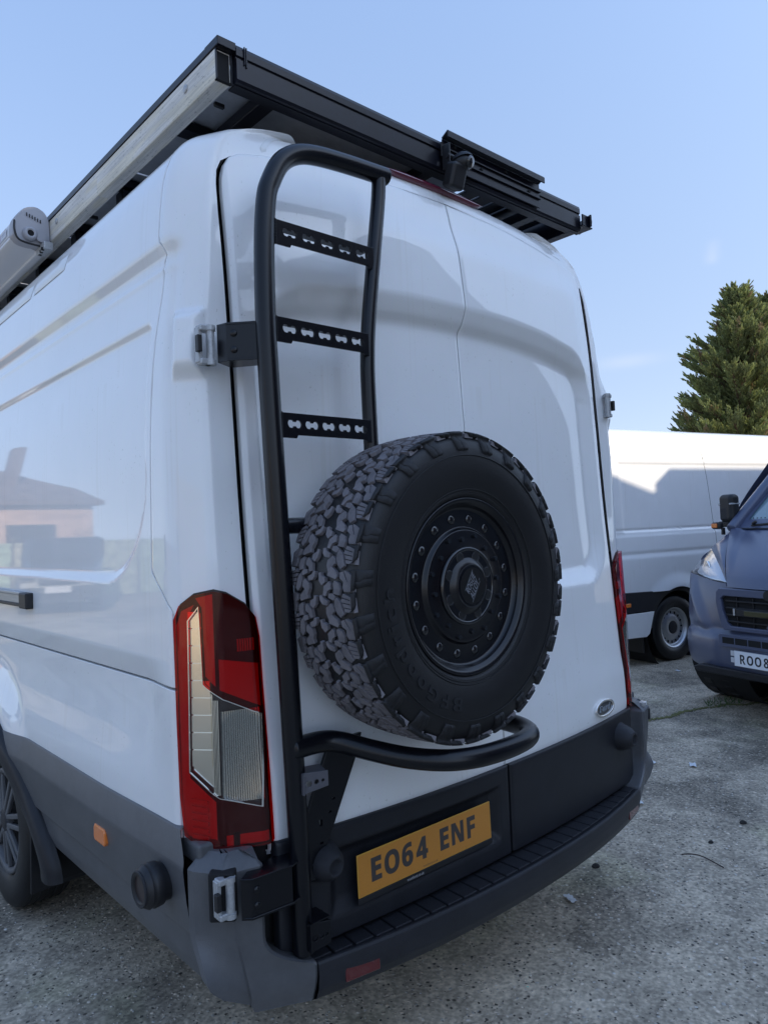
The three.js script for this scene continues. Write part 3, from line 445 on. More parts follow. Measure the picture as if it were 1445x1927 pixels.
// hinges of the rear doors
function hinge(x, y, z, h, mx, pmat, low) {
  const hg = new THREE.Group(); hg.name = 'door_hinge'; hg.position.set(x, y, z); van.add(hg); const s = mx ? -1 : 1;
  part('hinge_pin', [at(cyl(0.0105, h * 0.74, 20), 0, 0, 0), at(cyl(0.0135, h * 0.13, 20), 0, h * 0.435, 0), at(cyl(0.0135, h * 0.13, 20), 0, -h * 0.435, 0)], M.zinc, hg);
  part('hinge_leaf', [box(0.034, h * 0.16, 0.026, -0.012 * s, h * 0.42, -0.008, 0.004), box(0.034, h * 0.16, 0.026, -0.012 * s, -h * 0.42, -0.008, 0.004), box(0.012, h * 0.9, 0.02, -0.026 * s, 0, -0.012, 0.003)], pmat, hg);
  part('hinge_stop', box(0.012, h * 0.42, 0.016, -0.034 * s, 0, 0.004, 0.002), M.black, hg);
}
hinge(-0.941, 1.996, 0.010, 0.098, false, M.zinc); hinge(-0.986, 0.697, 0.088, 0.094, false, M.zinc, true);
hinge(0.916, 2.005, -0.010, 0.098, true, M.zinc); hinge(0.950, 0.715, 0.062, 0.105, true, M.paintDull, true);
{
  part('hinge_pocket', [box(0.062, 0.112, 0.05, -0.984, 0.694, 0.056, 0.006, 0, -0.72)], M.gap, van);
}
// number plate
{
  const tex = canvasTex(1024, 220, (c, w, h) => {
    c.fillStyle = '#c07f2c'; c.fillRect(0, 0, w, h); const id = 2500; for (let i = 0; i < id; i++) { c.fillStyle = `rgba(${rnd() < 0.5 ? '90,55,10' : '255,190,80'},0.06)`; c.fillRect(rnd() * w, rnd() * h, 2 + rnd() * 5, 1 + rnd() * 3); }
    c.fillStyle = '#3a3432'; c.font = 'bold 172px sans-serif'; c.textAlign = 'center'; c.textBaseline = 'middle';
    const chars = 'EO64 ENF', step = 112; let x = 118; for (const ch of chars) { if (ch === ' ') { x += 62; continue; } c.save(); c.translate(x, h * 0.47); c.scale(0.92, 1); c.lineWidth = 7; c.strokeStyle = '#3a3432'; c.strokeText(ch, 0, 0); c.fillText(ch, 0, 0); c.restore(); x += step; }
    c.font = '17px sans-serif'; c.fillText('trustford.co.uk', 512, 208);
  });
  const pg = rbox(0.52, 0.111, 0.004, 0.003, 3), z = Zd0(-0.363, 0.62) + 0.016;
  const np = new THREE.Group(); np.name = 'number_plate'; np.position.set(-0.363, 0.619, z - 0.001); np.rotation.set(-0.02, -0.03, 0); van.add(np);
  part('plate_board', pg, std({ color: rgb(0.55, 0.28, 0.04), roughness: 0.5 }), np);
  const fg = new THREE.PlaneGeometry(0.514, 0.105); fg.translate(0, 0, 0.0024); part('plate_face', fg, phy({ map: tex, roughness: 0.42, clearcoat: 0.4 }), np);
  const hold = canvasTex(512, 40, (c, w, h) => { c.fillStyle = '#141416'; c.fillRect(0, 0, w, h); c.fillStyle = '#c9c9cc'; c.font = '30px sans-serif'; c.textAlign = 'center'; c.textBaseline = 'middle'; c.fillText('trustford.co.uk', w / 2, h / 2); });
  part('plate_holder', box(0.524, 0.016, 0.006, 0, -0.0635, 0, 0.002), M.black, np); const hf = new THREE.PlaneGeometry(0.16, 0.0125); hf.translate(-0.06, -0.0635, 0.0036); part('holder_lettering', hf, std({ map: hold, roughness: 0.5 }), np);
}
// oval badge
{
  const x = 0.625, y = 0.812, z = Zd0(x, y) + 0.006, b = new THREE.Group(); b.name = 'oval_badge'; b.position.set(x, y, z); b.rotation.set(-0.05, 0.10, 0); doorR.add(b);
  const ov = (w, h) => { const s = new THREE.Shape(); s.absellipse(0, 0, w, h, 0, Math.PI * 2); return s; }, rg = ov(0.074, 0.030); rg.holes.push(ov(0.068, 0.0255));
  part('badge_ring', new THREE.ExtrudeGeometry(rg, { depth: 0.006, bevelEnabled: true, bevelSize: 0.002, bevelThickness: 0.002, bevelSegments: 3, curveSegments: 48 }), M.chrome, b);
  const tex = canvasTex(512, 180, (c, w, h) => { c.fillStyle = '#0a1420'; c.fillRect(0, 0, w, h); c.fillStyle = '#8f9aa6'; c.font = 'italic bold 120px serif'; c.textAlign = 'center'; c.textBaseline = 'middle'; c.save(); c.translate(w / 2, h / 2); c.scale(1.25, 0.95); c.fillText('Ford', 0, 0); c.restore(); });
  const fg = new THREE.ShapeGeometry(ov(0.069, 0.0262), 48); { const p = fg.attributes.position, u = fg.attributes.uv; for (let i = 0; i < p.count; i++) u.setXY(i, p.getX(i) / 0.13 + 0.5, p.getY(i) / 0.047 + 0.5); } fg.translate(0, 0, 0.003);
  part('badge_face', fg, phy({ map: tex, roughness: 0.2, clearcoat: 1 }), b);
}
// wheel of the van
function roadWheel(name, pos, R, w, parent, side, style) {
  const g = new THREE.Group(); g.name = name; g.position.set(...pos); g.rotation.y = side * -Math.PI / 2; parent.add(g);    // local +z points outwards
  const r0 = R * 0.60, h = w / 2;
  const t = latheZ([[r0, -h], [R * 0.82, -h * 1.04], [R * 0.95, -h * 0.92], [R, -h * 0.72], [R * 1.003, 0], [R, h * 0.72], [R * 0.985, h * 0.84], [R * 0.95, h * 0.94], [R * 0.87, h * 1.02], [R * 0.78, h * 1.03], [R * 0.70, h * 0.98], [R * 0.645, h * 0.90], [R * 0.63, h * 0.80], [r0, h * 0.7], [r0, -h]], 72);
  part('tyre', t, M.tyreSide, g);
  const tr = []; for (const b of [-0.62, -0.3, 0, 0.3, 0.62]) tr.push(at(new THREE.TorusGeometry(R * 0.999, 0.004, 4, 72), 0, 0, b * h)); part('tread_groove', tr, M.gap, g);
  if (style === 'cap') {
    part('wheel_disc', latheZ([[0, h * 0.35], [r0 * 0.9, h * 0.35], [r0 * 0.92, h * 0.6]], 48), M.gap, g);
    part('rim_edge', latheZ([[r0 * 0.90, h * 0.55], [r0 * 0.92, h * 0.86], [r0 * 1.01, h * 0.90], [r0 * 1.03, h * 0.80]], 64), M.cladMap, g);
    for (let i = 0; i < 7; i++) { const a = i / 7 * Math.PI * 2 + 0.2; for (const o of [-0.018, 0.018]) { const s = box(r0 * 0.72, 0.022, 0.018, r0 * 0.55, o * 1.15, h * 0.80, 0.006, 0, 0.06, o * 3.2); s.rotateZ(a); part('spoke', s, M.cladMap, g); } }
    part('hub_cap', latheZ([[0, h * 0.96], [0.03, h * 0.96], [0.038, h * 0.92], [0.06, h * 0.86], [0.07, h * 0.7]].reverse(), 40), M.bumper, g);
  } else {
    const m = M.steel; part('rim', latheZ([[r0 * 0.3, h * 0.45], [r0 * 0.34, h * 0.62], [r0 * 0.62, h * 0.55], [r0 * 0.68, h * 0.42], [r0 * 0.86, h * 0.38], [r0 * 0.9, h * 0.5], [r0 * 0.94, h * 0.80], [r0 * 1.03, h * 0.84]], 64), m, g);
    for (let i = 0; i < 16; i++) { const a = i / 16 * Math.PI * 2, s = box(0.026, 0.016, 0.004, r0 * 0.76, 0, h * 0.405 + 0.004, 0.007); s.rotateZ(a); part('rim_hole', s, M.gap, g); }
    part('hub_cap', latheZ([[0, h * 0.66], [r0 * 0.26, h * 0.65], [r0 * 0.33, h * 0.60], [r0 * 0.5, h * 0.53], [r0 * 0.55, h * 0.5]].reverse(), 40), M.clad, g);
  }
  return g;
}
roadWheel('wheel', [-0.885, 0.352, -1.83], 0.352, 0.21, van, 1, 'cap');
roadWheel('wheel', [0.885, 0.352, -1.83], 0.352, 0.21, van, -1, 'cap');

// ---------------------------------------------------------------- ladder and tyre carrier hung on the left rear door
{
  const L = thing('rear_ladder', 'black tubular ladder with tyre carrier hoop, mounted on the van rear left door', 'ladder', [-0.82, 0.5, 0.11]);
  const q = (g) => { const m = merge([g].flat()); m.translate(0.82, -0.5, -0.11); return m; };
  const left = [[-0.797, 0.50, 0.098], [-0.806, 0.80, 0.108], [-0.822, 1.20, 0.116], [-0.838, 1.60, 0.120], [-0.849, 1.92, 0.122], [-0.850, 2.05, 0.120], [-0.838, 2.24, 0.108], [-0.822, 2.36, 0.100], [-0.803, 2.415, 0.098], [-0.770, 2.470, 0.096], [-0.722, 2.506, 0.094], [-0.66, 2.525, 0.092], [-0.56, 2.535, 0.092], [-0.405, 2.543, 0.092]];
  part('ladder_rail', q(pipe(left, 0.0255, false, 0.5, 220)), M.powder, L);
  const right = [[-0.430, 2.540, 0.092], [-0.440, 2.46, 0.095], [-0.474, 2.30, 0.106], [-0.512, 2.10, 0.115], [-0.524, 2.0, 0.118], [-0.526, 1.90, 0.118], [-0.521, 1.62, 0.116], [-0.516, 1.40, 0.112]];
  part('ladder_rail', q(pipe(right, 0.0205, false, 0.5, 120)), M.powder, L);
  // rungs: folded plates with keyhole slots
  const xr = (y) => linTab([[1.6, -0.520], [1.9, -0.526], [2.0, -0.524], [2.1, -0.512], [2.3, -0.474]])(y), xl = (y) => linTab([[1.6, -0.838], [1.92, -0.849], [2.05, -0.85], [2.24, -0.838], [2.36, -0.822]])(y);
  for (const [y, z] of [[2.278, 0.108], [2.030, 0.121], [1.795, 0.121]]) {
    const x0 = xl(y) + 0.020, x1 = xr(y) - 0.014, w = x1 - x0, hh = 0.027, holes = [];
    for (let i = 0; i < 5; i++) { const cx = x0 + w * (0.13 + i * 0.185), p = new THREE.Path(); const a = 0.0125, b = 0.0088; p.moveTo(cx - a - b * 0.6, b); p.quadraticCurveTo(cx - a + b, b * 1.3, cx - a + b, b * 0.62); p.lineTo(cx + a - b, b * 0.62); p.quadraticCurveTo(cx + a - b, b * 1.3, cx + a + b * 0.4, b); p.quadraticCurveTo(cx + a + b * 1.3, 0, cx + a + b * 0.4, -b); p.quadraticCurveTo(cx + a - b, -b * 1.3, cx + a - b, -b * 0.62); p.lineTo(cx - a + b, -b * 0.62); p.quadraticCurveTo(cx - a + b, -b * 1.3, cx - a - b * 0.4, -b); p.quadraticCurveTo(cx - a - b * 1.4, 0, cx - a - b * 0.6, b); holes.push(p); }
    const out = [[x0, -hh - 0.008], [x0 + 0.042, -hh - 0.008], [x0 + 0.046, -hh], [x1 - 0.02, -hh], [x1 - 0.014, -hh - 0.006], [x1, -hh - 0.006], [x1, hh], [x0, hh]];
    const face = poly(out, 0.004, 0.0008, holes); face.translate(0, y, z + 0.012);
    part('rung', q([face, box(w, 0.004, 0.052, (x0 + x1) / 2, y + hh - 0.002, z - 0.012, 0.001), box(0.004, 0.062, 0.03, x0 + 0.002, y - 0.002, z, 0.001), box(0.004, 0.062, 0.03, x1 - 0.002, y - 0.002, z, 0.001)]), M.powder, L);
    const bead = []; for (const xx of [x0 - 0.001, x1 + 0.001]) for (let i = 0; i < 9; i++) { const s = new THREE.SphereGeometry(0.0034, 8, 6); s.translate(xx, y - 0.03 + i * 0.0072, z + 0.013); bead.push(s); }
    part('weld_bead', q(bead), M.powder, L);
  }
  part('cross_tube', q([...pipe([[-0.826, 1.545, 0.116], [-0.5, 1.545, 0.110], [-0.10, 1.545, 0.100]], 0.020), ...pipe([[-0.40, 1.545, 0.105], [-0.40, 1.3, 0.105], [-0.40, 1.0, 0.105]], 0.02), box(0.22, 0.22, 0.012, -0.416, 1.372, 0.112, 0.003)]), M.powder, L);
  const hoop = [[-0.818, 1.003, 0.120], [-0.735, 1.002, 0.124], [-0.690, 0.994, 0.146], [-0.645, 0.976, 0.205], [-0.588, 0.958, 0.275], [-0.520, 0.948, 0.340], [-0.44, 0.944, 0.375], [-0.345, 0.944, 0.388], [-0.258, 0.946, 0.384], [-0.198, 0.948, 0.358], [-0.165, 0.950, 0.300], [-0.158, 0.952, 0.22], [-0.158, 0.955, 0.09]];
  part('carrier_hoop', q(pipe(hoop, 0.0265, false, 0.5, 200)), M.powder, L);
  const tb = (p) => p.map((k) => [k[0], k[1]]);
  const gus = poly(tb([[-0.700, 0.992], [-0.594, 0.992], [-0.618, 0.93], [-0.700, 0.775], [-0.762, 0.665], [-0.790, 0.665], [-0.790, 0.80], [-0.752, 0.885]]), 0.008, 0.001, [[[-0.768, 0.70], [-0.758, 0.70], [-0.758, 0.704], [-0.768, 0.704]], [[-0.742, 0.745], [-0.732, 0.745], [-0.732, 0.749], [-0.742, 0.749]], [[-0.742, 0.790], [-0.733, 0.790], [-0.733, 0.805], [-0.742, 0.805]], [[-0.713, 0.815], [-0.703, 0.815], [-0.703, 0.819], [-0.713, 0.819]], [[-0.700, 0.845], [-0.690, 0.845], [-0.690, 0.849], [-0.700, 0.849]]]);
  gus.translate(0, 0, 0.102); part('gusset_plate', q([gus]), M.powder, L);
  const hole = (x, y, r) => { const p = new THREE.Path(); p.absellipse(x, y, r, r, 0, Math.PI * 2); return p; };
  function bracket(x, y, z, w, h, d) { const f = poly([[-w / 2, -h / 2], [w / 2, -h / 2 + 0.012], [w / 2, h / 2 - 0.003], [-w / 2, h / 2]], 0.004, 0.0008, [hole(-w * 0.24, -0.002, 0.0075), hole(w * 0.06, 0.0, 0.006), hole(w * 0.30, 0.001, 0.004)]); f.rotateY(-0.3); f.translate(x, y, z + 0.004); return [f, box(w, 0.004, d, x + 0.004, y + h / 2 - 0.004, z - d / 2 + 0.006, 0.001, 0.05, -0.3), box(0.004, h, d, x - w / 2 + 0.002, y, z - d / 2 + 0.006, 0.001)]; }
  part('bracket', q(bracket(-0.776, 0.918, 0.140, 0.068, 0.052, 0.05)), M.zincDark ?? (M.zincDark = std({ color: rgb(0.12, 0.12, 0.14), roughness: 0.4, metalness: 0.5 })), L);
  part('foot_bracket', q([...bracket(-0.775, 0.545, 0.135, 0.055, 0.07, 0.05), box(0.052, 0.004, 0.06, -0.772, 0.582, 0.115, 0.001)]), M.powder, L);
  // hinge arms, upper and lower
  const arm = (y, h, pts, zb) => { const s = new THREE.Shape(pts.map((p) => new THREE.Vector2(p[0], -p[1]))); const g = new THREE.ExtrudeGeometry(s, { depth: h, bevelEnabled: true, bevelSize: 0.001, bevelThickness: 0.001, bevelSegments: 1 }); g.rotateX(-Math.PI / 2); g.translate(0, y - h / 2, 0); return g; };
  const upF = [[-0.932, 0.030], [-0.924, 0.058], [-0.866, 0.118], [-0.858, 0.113], [-0.917, 0.053], [-0.926, 0.028]], upP = [[-0.932, 0.030], [-0.924, 0.060], [-0.864, 0.121], [-0.836, 0.121], [-0.828, 0.07], [-0.88, 0.0]];
  part('hinge_arm', q([arm(1.998, 0.086, upF), arm(2.041, 0.004, upP), arm(1.953, 0.004, upP)]), M.powder, L);
  const loF = [[-0.968, 0.108], [-0.950, 0.122], [-0.845, 0.132], [-0.845, 0.126], [-0.948, 0.116], [-0.963, 0.104]], loP = [[-0.968, 0.108], [-0.950, 0.125], [-0.845, 0.135], [-0.81, 0.12], [-0.81, 0.06], [-0.92, 0.07]];
  part('hinge_arm', q([arm(0.690, 0.084, loF), arm(0.734, 0.004, loP), arm(0.646, 0.004, loP)]), M.powder, L);
  for (const [x, y, z, ry] of [[-0.912, 2.017, 0.072, -0.80], [-0.912, 1.977, 0.072, -0.80], [-0.936, 0.708, 0.124, -0.1], [-0.936, 0.672, 0.124, -0.1]]) { const s = new THREE.SphereGeometry(0.009, 16, 10); s.scale(1, 1, 0.55); at(s, x, y, z, 0, ry, 0); part('bolt', q([s]), M.powder, L); }
}
// ---------------------------------------------------------------- spare wheel
{
  const cx = -0.416, cy = 1.372, zc = 0.240, R = 0.404, HW = 0.1335;
  const S = thing('spare_wheel', 'chunky black off-road spare wheel carried upright on the van rear door', 'spare wheel', [cx, cy, zc]);
  const carc = latheZ([[0.212, -0.11], [0.235, -0.126], [0.31, -0.136], [0.36, -0.131], [0.384, -0.116], [0.3905, -0.09], [0.3935, 0], [0.3905, 0.09], [0.384, 0.116], [0.372, 0.126], [0.352, 0.1335], [0.330, 0.1365], [0.305, 0.1365], [0.278, 0.1330], [0.256, 0.1275], [0.243, 0.1225], [0.238, 0.1230], [0.234, 0.1205], [0.228, 0.114], [0.212, 0.108]], 144);
  const T = part('tyre', carc, M.tyreSide, S);
  const Rb = (b) => 0.3925 - 0.010 * Math.pow(Math.abs(b) / 0.125, 2.6);
  const N = 46, P = 2 * Math.PI * 0.393 / N;
  function block(pts, h = 0.0115) { // a tread block at the top of the tyre
    const g = poly(pts, h, 0.0004); let t = g.index ? g.toNonIndexed() : g; const p = t.attributes.position;
    for (let i = 0; i < p.count; i++) { const a = p.getX(i), b = p.getY(i), k = p.getZ(i), th = a / 0.393, r = Rb(b) + k - 0.001; p.setXYZ(i, r * Math.sin(th), r * Math.cos(th), b); }
    t.computeVertexNormals(); return t;
  }
  const flipIf = (pts) => { let A = 0; for (let i = 0; i < pts.length; i++) { const [x, y] = pts[i], [u, v] = pts[(i + 1) % pts.length]; A += x * v - u * y; } return A < 0 ? pts.slice().reverse() : pts; };
  // one repeat of the pattern, drawn in units of 0.27 mm: x from the shoulder (435) to the middle (49), y round the tyre
  const U = (pts, side, sh) => flipIf(pts.map(([x, y]) => [((y - 715) / 390 + sh) * 2 * P, side * (0.1215 - (435 - x) * 0.000315)]));
  const mkB = (pts, side, sh) => block(U(pts, side, sh), 0.0105);
  const SA = [[350, 718], [436, 714], [430, 832], [336, 866], [324, 838], [400, 817], [400, 810], [322, 827], [316, 806], [320, 797], [402, 783], [402, 776], [326, 788], [334, 772], [338, 757], [406, 747], [406, 740], [342, 748]];
  const SB = [[346, 884], [430, 880], [424, 1010], [348, 1052], [340, 1048], [380, 962], [372, 958], [330, 1044], [300, 1036], [302, 988], [340, 962], [334, 918]];
  const ROW = [[[302, 672], [336, 700], [322, 742], [300, 802], [264, 834], [250, 812], [246, 762], [268, 704]], [[230, 864], [188, 862], [182, 828], [236, 808], [246, 814], [260, 838]], [[236, 862], [296, 852], [306, 900], [290, 948], [246, 968], [232, 946], [240, 902]], [[166, 1006], [258, 980], [272, 1000], [262, 1036], [206, 1082], [172, 1062]]];
  const MID = [[[168, 650], [196, 642], [204, 690], [236, 716], [232, 756], [206, 782], [152, 744], [148, 700]], [[110, 772], [160, 764], [168, 800], [120, 822], [104, 848], [78, 842], [84, 800]], [[122, 848], [152, 840], [170, 880], [206, 898], [206, 940], [186, 962], [130, 918]], [[70, 962], [104, 926], [140, 952], [136, 990], [92, 1008], [86, 1034], [60, 1028]]];
  const geos = []; for (const [side, sh] of [[1, 0], [-1, 0.5]]) { geos.push(['shoulder_block', mkB(SA, side, sh)], ['shoulder_block', mkB(SB, side, sh)]); ROW.forEach((q) => geos.push(['tread_block', mkB(q, side, sh)])); MID.forEach((q) => geos.push(['centre_block', mkB(q, side, sh)])); }
  // shoulder lugs running down the side wall
  const lug = (len, w) => { const prof = [[0.3985, 0.1185], [0.394, 0.1262], [0.385, 0.12150], [0.372, 0.1325], [0.356, 0.1375], [0.344, 0.1395]], g = surf([-1, -0.92, -0.3, -0.24, -0.18, 0.92, 1], range(0, 1, 0.1), (u, v) => { const k = v * len * 5, i = Math.min(4, Math.floor(k)), f = k - i, r = lerp(prof[i][0], prof[i + 1][0], f), z = lerp(prof[i][1], prof[i + 1][1], f), zig = (v > 0.55 ? 0.006 : 0) * (1 - Math.abs(u)), e = (Math.abs(u) > 0.95 || v > 0.97) ? -0.010 : (u === -0.24 && v > 0.2 ? -0.0035 : 0), th = (u * w * (1 - 0.22 * v) + zig + 0.012 * v) / 0.39; return [r * Math.sin(th), r * Math.cos(th), z + e]; }); return g; };
  const lugA = lug(0.42, 0.0205), lugB = lug(1.0, 0.0245);
  for (let i = 0; i < N / 2; i++) {
    const a = -i * 2 * P / 0.393;
    for (const [name, g] of geos) part(name, g, M.tyreTop, T).rotation.z = a;
    part('side_lug', lugA, M.tyre, T).rotation.z = a - (75 / 390) * 2 * P / 0.393; part('side_lug', lugB, M.tyre, T).rotation.z = a - (252 / 390) * 2 * P / 0.393;
  }
  // raised lettering on the side wall, outlined letters like the photograph's
  const word = 'BFGoodrich', gl = []; let adv = 0; const sz = 0.030, RL = 0.302, wid = [...word].map((ch) => { const g = new TextGeometry(ch, { font, size: sz, depth: 0.0016, curveSegments: 5, bevelEnabled: false }); g.computeBoundingBox(); return [g, g.boundingBox.max.x + 0.004]; });
  const tot = wid.reduce((s, w) => s + w[1] * 1.35, 0), a0 = Math.PI * 1.5 + 0.42; // bottom, reading clockwise up the left side
  for (const [g, w] of wid) {
    const th0 = adv / RL; adv += w * 1.75; let t = g.index ? g.toNonIndexed() : g; const p = t.attributes.position;
    for (let i = 0; i < p.count; i++) { const aa = Math.PI + 0.22 + th0 + p.getX(i) * 1.65 / RL, r = 0.281 + p.getY(i) * 1.15, k = 0, z = 0.1335 + 0.0030 * clamp((r - 0.281) / 0.024) + p.getZ(i); p.setXYZ(i, r * Math.sin(aa), r * Math.cos(aa), z); }
    t.computeVertexNormals(); gl.push(t);
  }
  part('raised_lettering', gl, M.tyre, T);
  part('bead_ring', [0.242, 0.249, 0.336].map((r, i) => at(new THREE.TorusGeometry(r, 0.0012, 6, 120), 0, 0, [0.1225, 0.1255, 0.1368][i])), M.tyreSide, T);
  // rim
  const RIMDZ = 0.094; const rim = part('rim', latheZ([[0.0, 0.030], [0.105, 0.030], [0.109, 0.028], [0.111, 0.020], [0.150, 0.016], [0.156, 0.018], [0.160, 0.014], [0.164, 0.002], [0.170, -0.002], [0.214, -0.004], [0.221, 0.0], [0.226, 0.010], [0.228, 0.020], [0.2285, 0.022], [0.229, 0.024], [0.232, 0.028], [0.236, 0.035], [0.240, 0.040], [0.246, 0.043], [0.250, 0.040], [0.252, 0.030]].reverse(), 128), M.rim, S); rim.position.z = RIMDZ; rim.scale.set(0.912, 0.912, 0.62);
  part('hub_ring', latheZ([[0.099, 0.030], [0.101, 0.0335], [0.105, 0.0345], [0.109, 0.032], [0.111, 0.026]].reverse(), 96), M.gloss, rim);
  for (let i = 0; i < 8; i++) { const a = i / 8 * Math.PI * 2 + 0.39, x = 0.086 * Math.cos(a), y = 0.086 * Math.sin(a); part('lug_hole', at(cyl(0.0135, 0.002, 24).rotateX(Math.PI / 2), x, y, 0.0306), M.gap, rim); part('hole_ring', at(new THREE.TorusGeometry(0.0142, 0.0016, 8, 28), x, y, 0.031), M.gloss, rim); }
  for (let i = 0; i < 16; i++) { const a = i / 16 * Math.PI * 2 + 0.1, r = i % 2 ? 0.146 : 0.132; part('stud', at(cyl(0.0075, 0.010, 18, 0.0065).rotateX(Math.PI / 2), r * Math.cos(a), r * Math.sin(a), 0.022), M.gloss, rim); }
  for (let i = 0; i < 16; i++) { const a = i / 16 * Math.PI * 2 + 0.2; part('outer_bolt', at(latheZ([[0.0, 0.006], [0.006, 0.006], [0.0085, 0.003], [0.0125, 0.002], [0.0135, -0.002]].reverse(), 20), 0.192 * Math.cos(a), 0.192 * Math.sin(a), -0.001), M.gloss, rim); }
  const cap = part('centre_cap', latheZ([[0, 0.050], [0.055, 0.049], [0.062, 0.047], [0.070, 0.041], [0.079, 0.031], [0.081, 0.028]].reverse(), 80), M.rim, rim);
  part('cap_ring', at(new THREE.TorusGeometry(0.060, 0.0012, 6, 80), 0, 0, 0.0478), M.gloss, cap);
  const tex = canvasTex(512, 512, (c, w, h) => { c.fillStyle = '#08080a'; c.fillRect(0, 0, w, h); c.translate(w / 2, h / 2); c.rotate(-1.02); c.strokeStyle = '#8f929a'; c.fillStyle = '#8f929a'; c.lineWidth = 5; c.transform(1, 0, -0.32, 1, 0, 0); c.font = '112px sans-serif'; c.textAlign = 'center'; c.textBaseline = 'middle'; c.save(); c.scale(0.80, 1.08); c.fillText('ROGUE', 0, -48); c.fillText('ALLOY', 0, 50); c.font = 'bold 26px sans-serif'; c.fillText('CO', 212, 72); c.restore(); c.beginPath(); c.moveTo(-165, -106); c.lineTo(165, -106); c.moveTo(-165, 108); c.lineTo(165, 108); c.stroke(); });
  const lg = new THREE.CircleGeometry(0.052, 48); lg.translate(0, 0, 0.0503); part('cap_logo', lg, phy({ map: tex, roughness: 0.4 }), cap);
}
// ---------------------------------------------------------------- roof rack, rear camera, awning
{
  const xl = -0.850, xr = 0.845, y0 = 2.737, y1 = 2.822, zR = -0.073, zF = -5.6;
  const K = thing('roof_rack', 'long flat black roof rack with weathered aluminium side rail, on top of the van', 'roof rack', [0, y0, -2.8]);
  const q = (g) => { const m = merge([g].flat()); m.translate(0, -y0, 2.8); return m; };
  const rail = (x, w, m, z1 = zR) => { const g = box(w, y1 - y0, z1 - zF, x + w / 2, (y0 + y1) / 2, (zF + z1) / 2, 0.003); const p = g.attributes.position, n = g.attributes.normal, u = g.attributes.uv; for (let i = 0; i < p.count; i++) u.setXY(i, p.getZ(i) * 1.1, Math.abs(n.getY(i)) > 0.5 ? p.getX(i) * 3 + 0.4 : p.getY(i) * 3.2); return g; };
  part('side_rail', q(rail(xl, 0.045, M.alu)), M.alu, K, 'weathered aluminium left side rail');
  part('rail_end', q([box(0.037, 0.074, 0.004, xl + 0.0225, (y0 + y1) / 2, zR - 0.0005, 0.001), box(0.045, 0.004, 0.012, xl + 0.0225, y0 + 0.002, zR, 0.001)]), M.gap, K);
  part('rail_frame', q([box(0.004, 0.085, 0.006, xl + 0.002, 2.7795, zR + 0.002, 0.001), box(0.004, 0.085, 0.008, xl + 0.047, 2.7795, zR + 0.002, 0.001), box(0.056, 0.024, 0.07, xl + 0.025, 2.8350, -0.088, 0.002)]), M.rackBlack, K);
  part('side_rail', q(rail(xr - 0.045, 0.045)), M.rackBlack, K);
  part('top_strip', q([box(0.012, 0.022, 1.40, xl + 0.004, y1 + 0.013, -0.77, 0.002), box(0.012, 0.020, 4.0, xl + 0.004, y1 + 0.010, -3.49, 0.002)]), M.rackBlack, K);
  for (const z of [-0.24, -1.33, -2.5]) { const s = new THREE.SphereGeometry(0.012, 16, 10); s.scale(0.4, 1, 1); s.translate(xl - 0.001, 2.792, z); part('rivet', q([s]), M.zinc, K); }
  // rear beam: ribbed channel
  const prof = [[-0.07, 2.740], [-0.056, 2.742], [-0.051, 2.749], [-0.051, 2.804], [-0.056, 2.807], [-0.056, 2.811], [-0.051, 2.814], [-0.051, 2.832], [-0.054, 2.842], [-0.062, 2.847], [-0.13, 2.847], [-0.13, 2.835], [-0.075, 2.832], [-0.075, 2.750]];
  const sh = new THREE.Shape(prof.map((p) => new THREE.Vector2(-p[0], p[1]))); const beam = new THREE.ExtrudeGeometry(sh, { depth: xr - xl - 0.055, bevelEnabled: false }); beam.rotateY(Math.PI / 2); beam.translate(xl + 0.052, 0, 0);
  part('rear_beam', q([beam]), M.rackBlack, K);
  part('beam_clip', q([box(0.004, 0.055, 0.004, xl + 0.082, 2.815, -0.049, 0.001), box(0.003, 0.05, 0.005, xl + 0.076, 2.818, -0.049, 0.001)]), M.rackBlack, K);
  part('lower_flange', q([box(xr - xl - 0.06, 0.005, 0.035, 0.02, 2.740, -0.082, 0.001)]), M.rackBlack, K);
  // longitudinal runners, cross bars, deck panels
  for (const x of [-0.66, 0.0, 0.60]) part('runner', q([box(0.05, 0.036, 5.4, x, 2.772, -2.80, 0.004)]), M.rackBlack, K);
  for (let i = 0; i < 12; i++) { const z = -0.42 - i * 0.46; part('cross_bar', q([box(1.62, 0.03, 0.055, -0.002, 2.756 + 0.03, z, 0.003)]), M.rackBlack, K); if (i) part('roof_foot', q([box(0.06, 0.07, 0.06, -0.755, 2.725, z, 0.006)]), M.rackBlack, K); }
  for (let i = 0; i < 8; i++) part('deck_panel', q([box(1.06, 0.008, 0.68, -0.27, 2.812 - 0.002, -0.46 - i * 0.69, 0.002)]), M.rackPanel, K);
  for (let i = 0; i < 6; i++) part('deck_slat', q([box(0.07, 0.010, 5.4, 0.33 + i * 0.083, 2.814, -2.8, 0.003)]), M.rackBlack, K);
  part('stop_peg', q([box(0.03, 0.012, 0.012, xl + 0.07, 2.742, -0.18, 0.002), box(0.03, 0.012, 0.012, xl + 0.058, 2.742, -1.1, 0.002), box(0.03, 0.012, 0.012, xl + 0.058, 2.742, -1.55, 0.002)][0]), M.black, K);
  part('stop_peg', q([box(0.03, 0.012, 0.012, xl + 0.058, 2.742, -1.1, 0.002)]), M.black, K);
  // end bracket with eye on the far corner
  part('corner_bracket', q([box(0.008, 0.05, 0.09, xr + 0.045, 2.782, -0.06, 0.002, 0, -0.4), box(0.07, 0.006, 0.08, xr + 0.02, 2.758, -0.07, 0.002), box(0.06, 0.045, 0.006, xr + 0.015, 2.782, -0.035, 0.002)]), M.rackBlack, K);
